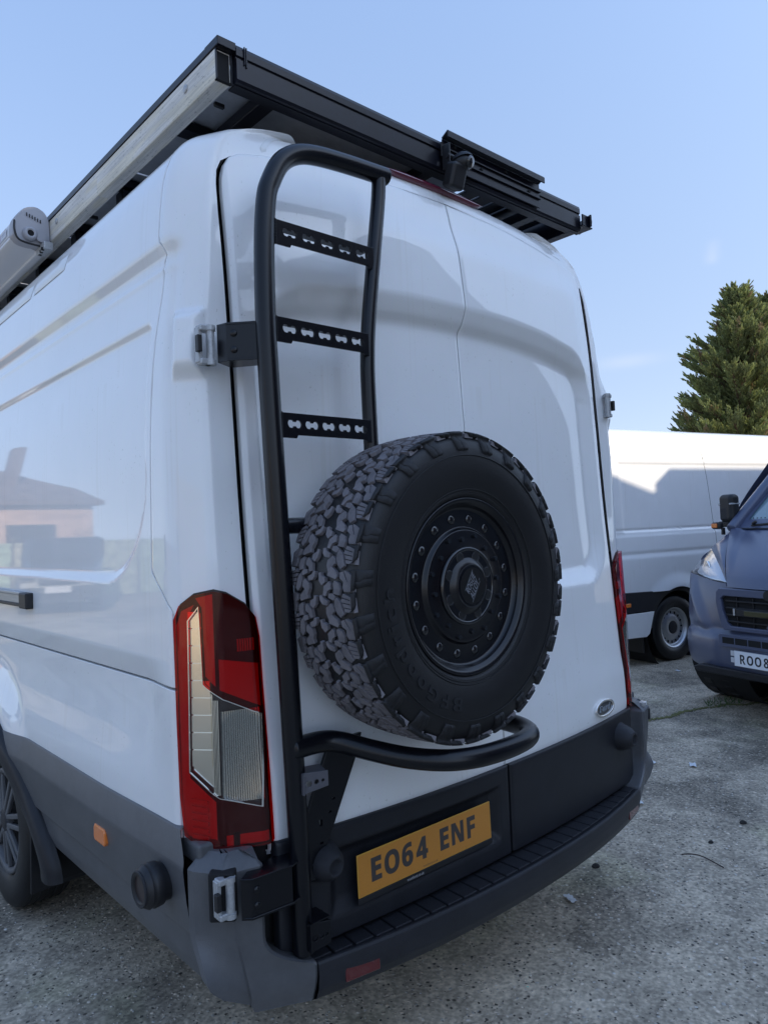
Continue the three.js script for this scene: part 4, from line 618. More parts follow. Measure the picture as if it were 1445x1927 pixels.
  part('eye_bolt', q([at(new THREE.TorusGeometry(0.013, 0.003, 8, 20), xr + 0.065, 2.79, -0.045, 0, 0.9, 0)]), M.zinc, K);
  // light mounting plate on the beam
  const fx0 = -0.005, fx1 = 0.545, fw = fx1 - fx0, fc = (fx0 + fx1) / 2;
  part('mounting_plate', q([box(fw, 0.092, 0.005, fc, 2.80, -0.044, 0.0015), box(fw, 0.006, 0.034, fc, 2.857, -0.030, 0.0015, -0.5), box(fw, 0.022, 0.005, fc, 2.853, -0.016, 0.0015), box(fw, 0.005, 0.010, fc, 2.815, -0.039, 0.001), box(fw, 0.005, 0.010, fc, 2.788, -0.039, 0.001)]), M.rackBlack, K);
  for (let i = 0; i < 4; i++) part('bolt', q([at(cyl(0.006, 0.006, 12).rotateX(Math.PI / 2), fx0 + 0.06 + i * 0.14, i % 2 ? 2.80 : 2.833, -0.039)]), M.gap, K);
}
{
  const C = thing('rear_camera', 'small black domed camera under the rear edge of the roof rack', 'camera', [0.02, 2.70, -0.01]);
  const dome = new THREE.SphereGeometry(0.034, 32, 20); dome.scale(1, 0.9, 1.15);
  const vis = new THREE.SphereGeometry(0.039, 32, 16, 0, Math.PI * 2, 0, Math.PI * 0.46); vis.scale(1, 0.9, 1.1);
  part('camera_body', [dome.translate(0.018, 0.055, 0.012), at(rbox(0.070, 0.085, 0.05, 0.014, 3), -0.004, 0.010, 0.0, 0.35)], M.black, C);
  part('camera_visor', at(vis, 0.020, 0.056, 0.014, -0.25, 0, 0), M.bumper, C);
  part('camera_lens', at(latheZ([[0, 0.004], [0.014, 0.003], [0.018, 0], [0.022, -0.006]].reverse(), 28), 0.026, 0.047, 0.050, 0.35, 0.3, 0), M.gloss, C);
  part('camera_bracket', [box(0.006, 0.085, 0.035, -0.030, 0.075, -0.012, 0.002), box(0.035, 0.05, 0.005, -0.02, 0.105, -0.028, 0.001), at(cyl(0.009, 0.05, 16).rotateZ(Math.PI / 2), -0.012, 0.075, -0.004)], M.black, C);
}
{
  const z0 = -1.405, z1 = -5.2, A = thing('awning', 'pale grey rolled awning case along the left edge of the roof rack', 'awning', [-0.95, 2.76, z0]);
  const pr = [[-0.855, 2.700], [-0.855, 2.83], [-0.875, 2.868], [-0.915, 2.885], [-0.965, 2.870], [-1.012, 2.815], [-1.020, 2.770], [-1.020, 2.752], [-1.014, 2.750], [-1.014, 2.744], [-1.022, 2.742], [-1.022, 2.728], [-0.985, 2.712], [-0.90, 2.700], [-0.895, 2.690], [-0.86, 2.690]];
  const rnd2 = (pts) => { const o = []; pts.forEach((p, i) => { const a = pts[(i + pts.length - 1) % pts.length], b = pts[(i + 1) % pts.length], u = [a[0] - p[0], a[1] - p[1]], w = [b[0] - p[0], b[1] - p[1]], r = 0.36; for (let k = 0; k <= 4; k++) { const t = k / 4; o.push([0, 1].map((c) => (1 - t) * (1 - t) * (p[c] + u[c] * r) + 2 * t * (1 - t) * p[c] + t * t * (p[c] + w[c] * r))); } }); return o; };
  const sec = (pts) => new THREE.Shape(rnd2(pts).map((p) => new THREE.Vector2((p[0] + 0.855) * 0.80 + 0.095, (p[1] - 2.69) * 0.86 - 0.065)));
  const b = new THREE.ExtrudeGeometry(sec(pr), { depth: z0 - 0.05 - z1, bevelEnabled: false }); b.translate(0, 0, z1 - z0); part('awning_case', b, M.awning, A);
  const en = pr.map(([x, y]) => [x, y]).slice(0, 8).concat([[-1.02, 2.735], [-0.985, 2.712], [-0.87, 2.706]]);
  const e = new THREE.ExtrudeGeometry(sec(en), { depth: 0.035, bevelEnabled: true, bevelSize: 0.004, bevelThickness: 0.012, bevelSegments: 4 }); e.translate(0, 0, -0.05); part('end_cap', e, M.awningEnd, A);
  part('end_trim', [pipe([[-0.034, 0.03, -0.002], [-0.036, -0.005, 0.002], [-0.026, -0.038, 0.002], [0.0, -0.050, 0.002], [0.06, -0.054, 0.002]], 0.004)].flat(), M.black, A);
  part('crank_socket', [at(latheZ([[0.012, 0.012], [0.016, 0.016], [0.024, 0.014], [0.028, 0.0], [0.028, -0.01]].reverse(), 32), 0.020, -0.014, 0.004), at(cyl(0.02, 0.018, 20).rotateX(Math.PI / 2), 0.060, -0.020, 0.004)], M.awningEnd, A);
  part('socket_hole', at(cyl(0.013, 0.01, 20).rotateX(Math.PI / 2), 0.020, -0.014, 0.009), M.gap, A);
  part('vent_slot', Array.from({ length: 6 }, (_, i) => box(0.004, 0.014, 0.003, 0.012 + i * 0.010, 0.064 - i * 0.003, 0.0, 0.001))[0], M.black, A);
  for (let i = 1; i < 6; i++) part('vent_slot', box(0.004, 0.014, 0.003, 0.012 + i * 0.010, 0.064 - i * 0.0035, 0.0, 0.001), M.black, A);
  part('fixing_plate', [box(0.035, 0.03, 0.10, 0.075, -0.062, 0.0, 0.003)], M.zinc, A); for (let i = 0; i < 3; i++) part('fixing_hole', box(0.012, 0.012, 0.012, 0.058 + i * 0.004, -0.073, 0.03 - i * 0.03, 0.002), M.gap, A);
  const logo = canvasTex(256, 96, (c, w, h) => { c.fillStyle = '#c3c3c9'; c.fillRect(0, 0, w, h); c.fillStyle = '#a89aa8'; c.fillRect(12, 18, 90, 60); c.fillStyle = '#8f93a8'; c.fillRect(120, 30, 110, 12); c.fillRect(120, 52, 90, 8); });
  const lp = new THREE.PlaneGeometry(0.13, 0.034); lp.rotateY(-Math.PI / 2); at(lp, -0.0390, 0.012, -0.16, 0, 0, 0); lp.translate(0, 0, 0); part('case_print', lp, std({ map: logo, roughness: 0.5 }), A);
}

// ---------------------------------------------------------------- the white van parked across, right
function localGroup(name, label, category, origin, azDeg, group) { // local: +x along heading, +z to its right-hand outside
  const az = azDeg * Math.PI / 180, g = thing(name, label, category, origin, Math.PI / 2 - az, group); return g;
}
{
  const W = localGroup('parked_van', 'long white panel van with silver steel wheel, parked crosswise behind the grey camper van', 'van', [5.5, 0, -2.07], 102.6);
  const Zp = tab([[0.3, -0.03], [0.6, -0.01], [0.8, 0.0], [1.1, 0.005], [1.35, -0.005], [1.9, -0.03], [2.25, -0.075], [2.38, -0.13], [2.45, -0.21], [2.49, -0.33], [2.505, -0.5]]);
  const wx = 0.09, wy = 0.345, ar = 0.44;
  const dz = (x, y) => 0.008 * sm(1.352, 1.335, y) * sm(1.16, 1.18, y) + 0.014 * (1 - sm(1.10, 1.16, y)) + 0.035 * (y < 0.95 ? 1 - sm(ar, ar + 0.17, Math.hypot(x - wx, y - wy)) : 0) - 0.010 * sm(2.10, 2.08, y) * sm(1.36, 1.40, y) * sm(-0.66, -0.62, x) - 0.010 * Math.exp(-Math.pow((y - 2.335) / 0.006, 2)) - 0.006 * Math.exp(-Math.pow((y - 2.145) / 0.006, 2)) - 0.008 * Math.exp(-Math.pow((y - 1.40) / 0.006, 2));
  const seamX = linTab([[0.7, 0.78], [1.43, 0.77], [2.05, 0.72], [2.34, 0.66], [2.48, 0.55], [2.51, 0.52]]);
  const topA = (x) => { const d = x - wx; return Math.abs(d) < ar ? wy + Math.sqrt(ar * ar - d * d) : wy; };
  const yLow = (x) => Math.max(0.755, topA(x));
  const sheet = (xs) => surf(xs, range(0, 1, 1 / 130), (x, v) => { const y = lerp(yLow(x), 2.505, v); return [x, y, Zp(y) + dz(x, y)]; });
  const xsA = [...range(-1.25, -0.36, 0.05), ...range(-0.35, 0.53, 0.02)];
  const seamSheet = (a, b, n, sA, sB) => surf(range(0, 1, 1 / n), range(0, 1, 1 / 130), (t, v) => { const x0 = a, y = lerp(yLow(lerp(a, b, t)), 2.505, v), l = sA ? seamX(y) + 0.003 : a, r = sB ? seamX(y) - 0.003 : b, x = lerp(l, r, t), yy = lerp(yLow(x), 2.505, v); return [x, yy, Zp(yy) + dz(x, yy)]; });
  const body = part('side_panel', seamSheet(-1.25, 0.6, 90, false, true), M.paint, W); part('side_panel', seamSheet(0.6, 4.4, 60, true, false), M.paint, W);
  part('roof', surf([-1.25, 1, 4.4], range(0, 1, 0.1), (x, t) => [x, 2.505 + 0.04 * Math.sin(Math.PI * t), lerp(-0.5, -1.5, t)]), M.paint, W);
  part('inner_shell', [box(5.5, 1.9, 0.02, 1.5, 1.4, -0.42), box(5.5, 0.02, 1.7, 1.5, 0.5, -1.0), box(0.02, 1.8, 1.6, -1.20, 1.4, -1.0), box(0.02, 2.0, 1.7, 4.35, 1.5, -1.0), box(5.5, 1.9, 0.02, 1.5, 1.4, -1.9)], M.gap, W);
  part('rear_wall', surf(range(0, 1, 0.04), [0.33, 0.8, ...range(1, 2.3, 0.1), 2.38, 2.45, 2.49, 2.505], (t, y) => [-1.25 - 0.05 * Math.sin(Math.PI * t) ** 0.5 * sm(2.505, 2.3, y), y, lerp(Zp(y), -2.0 - Zp(y), t)], true), M.paint, W);
  part('side_panel', surf([-1.25, 0, 2, 4.4], [0.35, 0.8, ...range(1, 2.3, 0.1), 2.38, 2.45, 2.49, 2.505], (x, y) => [x, y, -2.0 - Zp(y)], true), M.paint, W);
  part('tail_lamp', box(0.03, 0.55, 0.09, -1.262, 1.05, -0.10, 0.01), M.redInner, W);
  // black sill band, white bumper end, arch liner
  const arcPts = []; for (let i = 0; i <= 18; i++) { const a = Math.PI - 0.1 - i / 18 * (Math.PI - 0.95); arcPts.push([wx + ar * Math.cos(a), wy + ar * Math.sin(a)]); }
  const sillL = [[-1.25, 0.565], [-0.30, 0.565], [-0.285, 0.60], ...arcPts.filter((p) => p[0] < -0.05 && p[1] > 0.60), [-0.09, 0.757], [-1.25, 0.79]];
  part('sill_trim', poly(sillL, 0.02, 0.004).translate(0, 0, -0.005), M.clad, W);
  part('bumper_end', poly([[-1.25, 0.33], [-0.415, 0.305], [-0.365, 0.335], [-0.285, 0.555], [-1.25, 0.557]], 0.025, 0.006).translate(0, 0, -0.012), M.paint, W);
  part('wheel_well', [at(new THREE.CylinderGeometry(0.46, 0.46, 0.4, 36, 1, true), wx, wy, -0.22, Math.PI / 2), box(0.95, 0.9, 0.02, wx, 0.6, -0.35)], M.gap, W);
  part('arch_liner', poly([...arcPts.map((p) => p), ...arcPts.slice().reverse().map(([x, y]) => [wx + (x - wx) * 0.90, wy + (y - wy) * 0.90])], 0.03, 0.004).translate(0, 0, -0.03), M.black, W);
  part('side_marker', box(0.082, 0.040, 0.012, -0.665, 0.645, 0.018, 0.012), M.orange, W);
  const wg = roadWheel('wheel', [wx, 0.345, -0.14], 0.345, 0.225, W, 0, 'steel');
  part('mud_flap', box(0.02, 0.26, 0.24, -0.40, 0.26, -0.16, 0.003), M.black, W);
}
// ---------------------------------------------------------------- the blue grey camper van nose
{
  const D = localGroup('camper_van', 'matt dark blue-grey camper van nose with white number plate, at the right edge', 'van', [3.4279, 0, -0.3565], -74.0756);
  // thing's local +x = heading (f), +z = its right (r)
  const paint = phy({ color: rgb(0.070, 0.084, 0.145), roughness: 0.36, clearcoat: 0.55, clearcoatRoughness: 0.22 });
  const P3 = (r, y, f) => [f, y, r];
  const plan = tab([[0, 0], [0.40, -0.03], [0.60, -0.075], [0.75, -0.135], [0.86, -0.215], [0.94, -0.32], [0.985, -0.45], [1.0, -0.58]]);
  const planA = (a) => { // a 0..1 along the plan curve from the centre line to the wheel arch
    const rs = [0, 0.1, 0.2, 0.3, 0.4, 0.5, 0.6, 0.68, 0.75, 0.81, 0.86, 0.90, 0.94, 0.965, 0.985, 1.0], k = a * 15, i = Math.min(14, Math.floor(k)), r = lerp(rs[i], rs[i + 1], k - i); return [r, plan(r)];
  };
  const setb = tab([[0.33, -0.075], [0.38, -0.035], [0.46, -0.01], [0.54, 0], [0.60, -0.004], [0.635, -0.02], [0.66, -0.028], [0.72, -0.020], [0.85, -0.030], [0.98, -0.055], [1.06, -0.08]]);
  const top = (r) => 0.985 + 0.085 * Math.pow(Math.abs(r) / 0.9, 1.5);
  const scoop = (r, y) => { const u = (Math.abs(r) - 0.905) / 0.05, v = (y - 0.66) / 0.085 + (Math.abs(r) - 0.9) * 3; const q = u * u + v * v; return q < 1 ? -0.05 * (1 - q) : 0; };
  const ridge = (r, y) => { const c = 0.50 + 0.22 * (y - 0.66) / 0.3; return 0.018 * Math.exp(-Math.pow((Math.abs(r) - c - 0.10) / 0.035, 2)) * sm(0.64, 0.70, y) - 0.022 * sm(c + 0.06, c - 0.03, Math.abs(r)) * sm(0.655, 0.675, y); };
  for (const s of [1, -1]) {
    const low = surf(range(0, 1, 1 / 60), range(0, 1, 1 / 46), (a, v) => { const [r, f] = planA(a), y = lerp(0.34 + 0.05 * sm(0.4, 1, r), top(r), v); return P3(s * r, y, f + setb(y) + scoop(r, y) + ridge(r, y) - (r > 0.43 && y < 0.645 ? -0.012 * sm(0.43, 0.47, r) : 0.0)); }, s > 0);
    part('front_bumper', low, paint, D);
    // bonnet half, wing
    const bE = (t) => [lerp(0.365, 0.80, Math.pow(t, 0.9)), lerp(0.992, 1.385, Math.pow(t, 0.62)), lerp(-0.075, -0.70, t)];
    part('bonnet', surf(range(0, 1, 1 / 30), range(0, 1, 1 / 24), (u, t) => { const [er, ey, ef] = bE(t), r = er * u; const c = 0.035 * (1 - u * u) * t + 0.02 * sm(0.80, 0.94, u) * sm(0, 0.5, t); return P3(s * r, ey + c, ef + 0.06 * (1 - u * u) * (1 - t)); }, s > 0), paint, D);
    const oT = [[0.372, 1.002, -0.088], [0.52, 1.10, -0.215], [0.70, 1.19, -0.375], [0.88, 1.245, -0.55], [0.905, 1.29, -0.74], [0.915, 1.33, -0.92]], oAt = (t) => { const k = clamp(t) * 5, i = Math.min(4, Math.floor(k)), f = k - i; return [0, 1, 2].map((c) => lerp(oT[i][c], oT[i + 1][c], f)); };
    const wing = surf(range(0.0, 1, 1 / 30), range(0, 1, 1 / 14), (t, k) => { const [er, ey, ef] = bE(t), o = oAt(t), b = 0.03 * Math.sin(Math.PI * k) * sm(0, 0.3, t); return P3(s * (lerp(er + 0.006, o[0], k) + b * 0.5), lerp(ey, o[1], k) + b, lerp(ef, o[2], k)); }, s < 0);
    part('front_wing', wing, paint, D);
    part('door_skin', surf([-0.95, -1.4, -2.2, -3.2, -5.2], range(0.42, 2.42, 0.08), (f, y) => P3(s * (1.0 - 0.16 * sm(1.3, 2.4, y)), y, f - 0.55 * sm(1.35, 2.3, y) * sm(-3.0, -0.9, f)), s < 0), paint, D);
    part('wing_side', surf(range(0, 1, 0.05), range(0, 1, 0.1), (t, v) => { const f = lerp(-0.42, -0.98, t), r = t < 0.30 ? lerp(0.975, 1.0, t / 0.3) : 1.0, y = lerp(0.66 + 0.1 * t, lerp(1.17, 1.335, Math.pow(t, 0.7)), v); return P3(s * (r - 0.10 * v), y, f); }, s < 0), paint, D);
    // headlamp
    const loAt = (t) => { const r = lerp(0.372, 0.962, Math.pow(t, 0.9)), y = top(r) + 0.004; return [r, y, plan(r) + setb(y) - 0.004]; };
    const hs = surf(range(0, 1, 0.04), range(0, 1, 0.1), (t, v) => { const a = loAt(t), b = oAt(0.60 * t), bl = 0.022 * Math.sin(Math.PI * v) * sm(0, 0.2, t); return P3(s * (lerp(a[0], b[0], v) + bl * 0.5), lerp(a[1], b[1], v), lerp(a[2], b[2], v) + bl * 0.8); }, s > 0);
    const inner = hs.clone(); inner.scale(1, 1, 1); inner.translate(-0.035, -0.004, -s * 0.02);
    const hl = part('headlamp', hs, M.clear, D); part('lamp_bowl', inner, std({ color: rgb(0.62, 0.65, 0.70), roughness: 0.3, metalness: 0.8 }), hl);
    part('lamp_ring', at(new THREE.TorusGeometry(0.05, 0.010, 10, 30), -0.33, 1.10, s * 0.74, 0, Math.PI / 2 - s * 0.5, 0), M.chrome, hl);
    // screen pillar
    part('screen_pillar', pipe([P3(s * 0.80, 1.40, -0.72), P3(s * 0.755, 1.72, -1.08), P3(s * 0.70, 2.18, -1.62), P3(s * 0.66, 2.40, -2.1)], 0.052), paint, D);
    // wheel
    const wl = roadWheel('wheel', P3(s * 0.83, 0.365, -0.80), 0.368, 0.24, D, 0, 'steel'); wl.rotation.y = s > 0 ? 0 : Math.PI;
    for (let i = 0; i < 22; i++) { const a = i / 22 * Math.PI * 2; for (const b of [-0.09, 0.09]) { const t = box(0.052, 0.03, 0.07, 0, 0.362, b, 0.004); t.rotateZ(a + (b > 0 ? 0.14 : 0)); part('tread_block', t, M.tyre, wl); } }
    part('wheel_well', at(new THREE.CylinderGeometry(0.44, 0.44, 0.5, 30, 1, true), -0.84, 0.42, s * 0.76, Math.PI / 2), M.gap, D);
  }
  part('inner_shell', [box(0.3, 0.5, 0.8, -0.34, 0.70, 0), box(0.3, 0.3, 1.3, -0.65, 0.80, 0), box(4.0, 0.03, 1.6, -2.6, 0.45, 0), box(3.3, 1.9, 1.5, -3.9, 1.45, 0), box(0.2, 0.2, 1.2, -0.95, 1.22, 0)], M.gap, D);
  part('roof', surf([-2.0, -2.6, -5.2], range(-0.86, 0.86, 0.1), (f, r) => P3(r, 2.44 + 0.06 * (1 - r * r) - (f > -2.1 ? 0.06 : 0), f)), paint, D);
  // windscreen with dotted black edge, cowl, wiper
  const ws = (r, t) => P3(r, lerp(1.43, 2.34, t), lerp(-0.77, -1.98, Math.sign(t) * Math.pow(Math.abs(t), 1.08)) + 0.09 * (1 - r * r / 0.6));
  part('windscreen', surf(range(-0.72, 0.72, 0.06), range(0, 1, 0.1), (r, t) => ws(r * lerp(1, 0.90, t), t)), phy({ color: rgb(0.16, 0.24, 0.27), roughness: 0.05, clearcoat: 1, clearcoatRoughness: 0.03 }), D);
  part('screen_frit', [surf(range(-0.80, 0.80, 0.04), range(-0.06, 0.045, 0.02), (r, t) => { const q = ws(r, t); return [q[0] + 0.006, q[1] + 0.004, q[2]]; }), ...[1, -1].map((s) => surf(range(-0.05, 0.9, 0.05), [0, 1], (t, k) => { const q = ws(s * lerp(0.80, 0.70, k) * lerp(1, 0.9, t), t); return [q[0] + 0.006, q[1] + 0.004, q[2]]; }))], paint, D);
  for (let i = 0; i < 34; i++) part('frit_dot', at(new THREE.CircleGeometry(0.007, 6), ...(() => { const q = ws(-0.66 + i * 0.04, 0.056); return [q[0] + 0.004, q[1] + 0.003, q[2]]; })(), -0.6, Math.PI / 2, 0), M.black, D);
  part('cowl', surf(range(-0.78, 0.78, 0.06), [0, 0.5, 1], (r, t) => P3(r, lerp(1.40, 1.425, t), lerp(-0.70, -0.80, t) + 0.07 * (1 - r * r / 0.6))), M.black, D);
  part('wiper', [...pipe([P3(0.62, 1.425, -0.72), P3(0.3, 1.445, -0.69), P3(-0.1, 1.46, -0.685)], 0.010), ...pipe([P3(0.60, 1.44, -0.705), P3(0.57, 1.455, -0.70)], 0.012)], M.black, D);
  // grille
  const hx = 0.43, gz = -0.002, fr = (r, y) => plan(Math.abs(r)) + setb(y);
  const frame = poly([[-0.40, 0.985], [0.40, 0.985], [0.425, 0.96], [0.43, 0.88], [0.395, 0.71], [0.37, 0.682], [-0.37, 0.682], [-0.395, 0.71], [-0.43, 0.88], [-0.425, 0.96]], 0.025, 0.006, [[[-0.36, 0.93], [-0.385, 0.91], [-0.37, 0.82], [-0.335, 0.735], [-0.31, 0.715], [0.31, 0.715], [0.335, 0.735], [0.37, 0.82], [0.385, 0.91], [0.36, 0.93]]]);
  const place = (g, f) => { g.rotateY(Math.PI / 2); g.translate(f, 0, 0); return g; };   // shape x -> -z(r), depth -> +x(f)
  const G = part('grille_frame', place(frame, -0.052), paint, D);
  part('grille_back', place(poly([[-0.40, 0.70], [0.40, 0.70], [0.42, 0.96], [-0.42, 0.96]], 0.004), -0.049), M.gap, D);
  for (const y of [0.895, 0.845, 0.795, 0.748]) part('grille_slat', box(0.018, 0.012, 0.70, -0.036, y, 0, 0.004), M.black, G);
  for (const r of [-0.26, -0.13, 0.0, 0.13, 0.26]) part('grille_bar', box(0.012, 0.21, 0.007, -0.040, 0.82, r, 0.002), M.black, G);
  const aux = part('auxiliary_lamp', box(0.03, 0.052, 0.40, -0.024, 0.818, 0.055, 0.006), M.black, D); part('amber_lens', box(0.006, 0.036, 0.20, -0.008, 0.818, 0.085, 0.003), phy({ color: rgb(0.05, 0.042, 0.006), roughness: 0.3, clearcoat: 1 }), aux); part('lamp_bracket', [box(0.02, 0.05, 0.016, -0.014, 0.82, 0.265, 0.003)], M.steel, aux); part('lamp_bracket', [box(0.02, 0.05, 0.016, -0.014, 0.82, -0.06, 0.003)], M.steel, aux);
  part('front_badge', at(cyl(0.035, 0.012, 20).rotateZ(Math.PI / 2), -0.022, 0.952, 0.0), M.black, D);
  part('lower_grille', place(poly([[-0.40, 0.565], [0.40, 0.565], [0.40, 0.645], [0.385, 0.655], [-0.385, 0.655], [-0.40, 0.645]], 0.012, 0.003), -0.012), paint, D);
  for (let i = 0; i < 7; i++) part('grille_opening', box(0.006, 0.046, 0.098, 0.002, 0.612, -0.318 + i * 0.106, 0.003), M.gap, D);
  part('bumper_step', place(poly([[-0.62, 0.345], [0.62, 0.345], [0.66, 0.375], [0.60, 0.40], [-0.60, 0.40], [-0.66, 0.375]], 0.05, 0.008), -0.075), M.clad, D);
  part('fog_lamp', at(cyl(0.035, 0.03, 24).rotateZ(Math.PI / 2), -0.37, 0.47, 0.935, 0, -0.9, 0), M.chrome, D);
  // plate
  const np = canvasTex(512, 110, (c, w, h) => { c.fillStyle = '#e6e8ec'; c.fillRect(0, 0, w, h); c.fillStyle = '#15171d'; c.font = 'bold 96px sans-serif'; c.textAlign = 'center'; c.textBaseline = 'middle'; [...'ROO8'].forEach((ch, i) => { c.save(); c.translate(62 + i * 62, h * 0.53); c.scale(0.82, 1); c.fillText(ch, 0, 0); c.restore(); }); });
  const pl = part('number_plate', box(0.006, 0.111, 0.52, 0.020, 0.496, 0, 0.003), M.steel, D); const pf = new THREE.PlaneGeometry(0.512, 0.104); pf.rotateY(Math.PI / 2); pf.translate(0.0236, 0.496, 0); part('plate_face', pf, std({ map: np, roughness: 0.5 }), pl);
  part('plate_badge', box(0.005, 0.036, 0.030, 0.012, 0.527, 0.279, 0.002), M.awning, D); part('plate_badge', box(0.005, 0.036, 0.030, 0.012, 0.480, 0.279, 0.002), M.awning, D);
  // mirror and indicator repeater
  const mr = part('door_mirror', [at(rbox(0.10, 0.235, 0.16, 0.04, 4), -0.80, 1.575, 0.885, 0, -0.2, 0), box(0.06, 0.05, 0.14, -0.80, 1.44, 0.92, 0.015)], M.black, D); part('mirror_stripe', at(rbox(0.09, 0.016, 0.162, 0.007), -0.797, 1.61, 0.886, 0, -0.2, 0), M.zinc, mr); part('mirror_glass', box(0.006, 0.09, 0.09, -0.750, 1.53, 0.89, 0.002), M.bumper, mr);
  const ind = part('amber_work_lamp', at(rbox(0.05, 0.058, 0.085, 0.014, 3), -0.67, 1.432, 0.905), M.black, D); part('amber_lens', at(rbox(0.012, 0.036, 0.056, 0.006), -0.642, 1.432, 0.915), M.orange, ind); part('lamp_bracket', box(0.03, 0.06, 0.02, -0.68, 1.385, 0.86, 0.004), M.black, ind);
}
// ---------------------------------------------------------------- trees beyond the white van
{
  const fol = phy({ color: rgb(1, 1, 1), roughness: 0.95, side: THREE.DoubleSide, transmission: 0.35, thickness: 0 });
  const bark = std({ map: dustTex(96, 80, 64, 0.4), roughness: 0.95 });
  function conifer(base, H, Rm, n, lean, label, holes) {
    const T = thing('conifer_tree', label, 'tree', base, 0, 'conifers behind the white van');
    const tp = []; for (let i = 0; i <= 8; i++) tp.push([lean * i / 8 + 0.1 * Math.sin(i * 1.7), H * 0.97 * i / 8, 0.1 * Math.cos(i * 2.1)]);
    const tr = new THREE.TubeGeometry(new THREE.CatmullRomCurve3(tp.map(V)), 40, 1, 9); { const p = tr.attributes.position, c = new THREE.CatmullRomCurve3(tp.map(V)); for (let i = 0; i < p.count; i++) { const k = clamp(p.getY(i) / H), q = c.getPoint(clamp(k)); const r = 0.24 * (1 - k) + 0.015; p.setXYZ(i, q.x + (p.getX(i) - q.x) * r, p.getY(i), q.z + (p.getZ(i) - q.z) * r); } tr.computeVertexNormals(); }
    part('trunk', tr, bark, T);
    const limbs = [], leaves = [], q = new THREE.Quaternion(), m = new THREE.Matrix4(), X3 = new THREE.Vector3();
    const prof = (k) => Math.pow(1 - k, 0.74) * (1 - 0.5 * sm(0.62, 1, k)) * (k < 0.18 ? 0.75 + k * 1.4 : 1);
    for (let b = 0; b < n; b++) {
      const k = 0.10 + 0.89 * Math.pow(rnd(), 0.92), a = b * 2.39996 + rnd() * 0.7, L = Rm * prof(k) * (0.50 + 0.62 * vnoise(a * 1.1 + 40, k * 9 + base[0], 64) + 0.28 * rnd()) + 0.10, up = 0.35 + 0.55 * k + rnd() * 0.5, y0 = H * k, x0 = lean * k;
      const P = (t) => new THREE.Vector3(x0 + Math.cos(a) * L * t, y0 + L * (up * t - 0.28 * t * t), Math.sin(a) * L * t);
      if (L > 0.7) { const c = new THREE.CatmullRomCurve3([0, 0.35, 0.7, 0.95].map(P)); limbs.push(new THREE.TubeGeometry(c, 5, 0.018 + 0.012 * L, 5)); }
      const sp = Math.round(9 + L * 12);
      for (let s = 0; s < sp; s++) { // sprays along the limb
        const t = 0.18 + 0.85 * Math.pow((s + rnd()) / sp, 0.7), o = P(Math.min(t, 1.02)), sa = a + (s % 2 ? 1 : -1) * (0.35 + rnd() * 0.7) * (1.05 - t * 0.5), sl = 0.16 + 0.30 * L / Rm * (1.1 - t * 0.5) + rnd() * 0.18, du = 0.40 + rnd() * 0.75, tone = 0.6 + rnd() * 0.6, ym = rnd();
        const nl = 30; for (let l = 0; l < nl; l++) {
          const u = (l + rnd()) / nl, side = (rnd() - 0.5) * (0.22 * (1 - u * 0.7)), pp = new THREE.Vector3(o.x + Math.cos(sa) * sl * u - Math.sin(sa) * side, o.y + sl * (du * u) - 0.02 + (rnd() - 0.5) * 0.10 * (1.2 - u), o.z + Math.sin(sa) * sl * u + Math.cos(sa) * side);
          const dir = new THREE.Vector3(Math.cos(sa + side * 4) , du + 0.5 * rnd(), Math.sin(sa + side * 4)).normalize(); q.setFromUnitVectors(new THREE.Vector3(0, 1, 0), dir); q.multiply(new THREE.Quaternion().setFromAxisAngle(new THREE.Vector3(0, 1, 0), rnd() * 6.28));
          const sc = 0.7 + rnd() * 0.9; leaves.push([m.compose(pp, q, X3.set(sc, sc, sc)).clone(), tone * (0.8 + 0.4 * rnd()), ym]);
        }
      }
    }
    part('limb', limbs, bark, T).userData.kind = 'stuff';
    const lg = new THREE.BufferGeometry(); const w = 0.017, l = 0.10; lg.setAttribute('position', new THREE.Float32BufferAttribute([0, 0, 0, w, l * 0.45, 0.004, 0, l, 0, -w, l * 0.45, -0.004, 0, 0, 0, 0.004, l * 0.4, w, 0, l * 0.95, 0.004, -0.004, l * 0.4, -w], 3)); lg.setIndex([0, 1, 2, 0, 2, 3, 4, 5, 6, 4, 6, 7]); lg.setAttribute('uv', new THREE.Float32BufferAttribute(new Array(16).fill(0), 2)); lg.computeVertexNormals();
    const im = new THREE.InstancedMesh(lg, fol, leaves.length); im.name = 'crown'; im.castShadow = im.receiveShadow = true; const col = new THREE.Color();
    leaves.forEach(([mm, t, ym], i) => { im.setMatrixAt(i, mm); const br = ym > 0.93; im.setColorAt(i, br ? col.setRGB(0.38 * t, 0.29 * t, 0.16 * t) : col.setRGB((0.29 + 0.09 * ym) * t, (0.34 + 0.06 * ym) * t, 0.14 * t)); }); im.userData.kind = 'stuff'; T.add(im);
  }
  conifer([25.3, 0, -9.0], 9.5, 2.75, 300, 0.1, 'dark olive conifer with a pointed top, nearest above the white van roof');
  conifer([28.2, 0, -8.9], 9.7, 3.5, 200, -0.1, 'second conifer, at the right edge behind the pointed one');
}
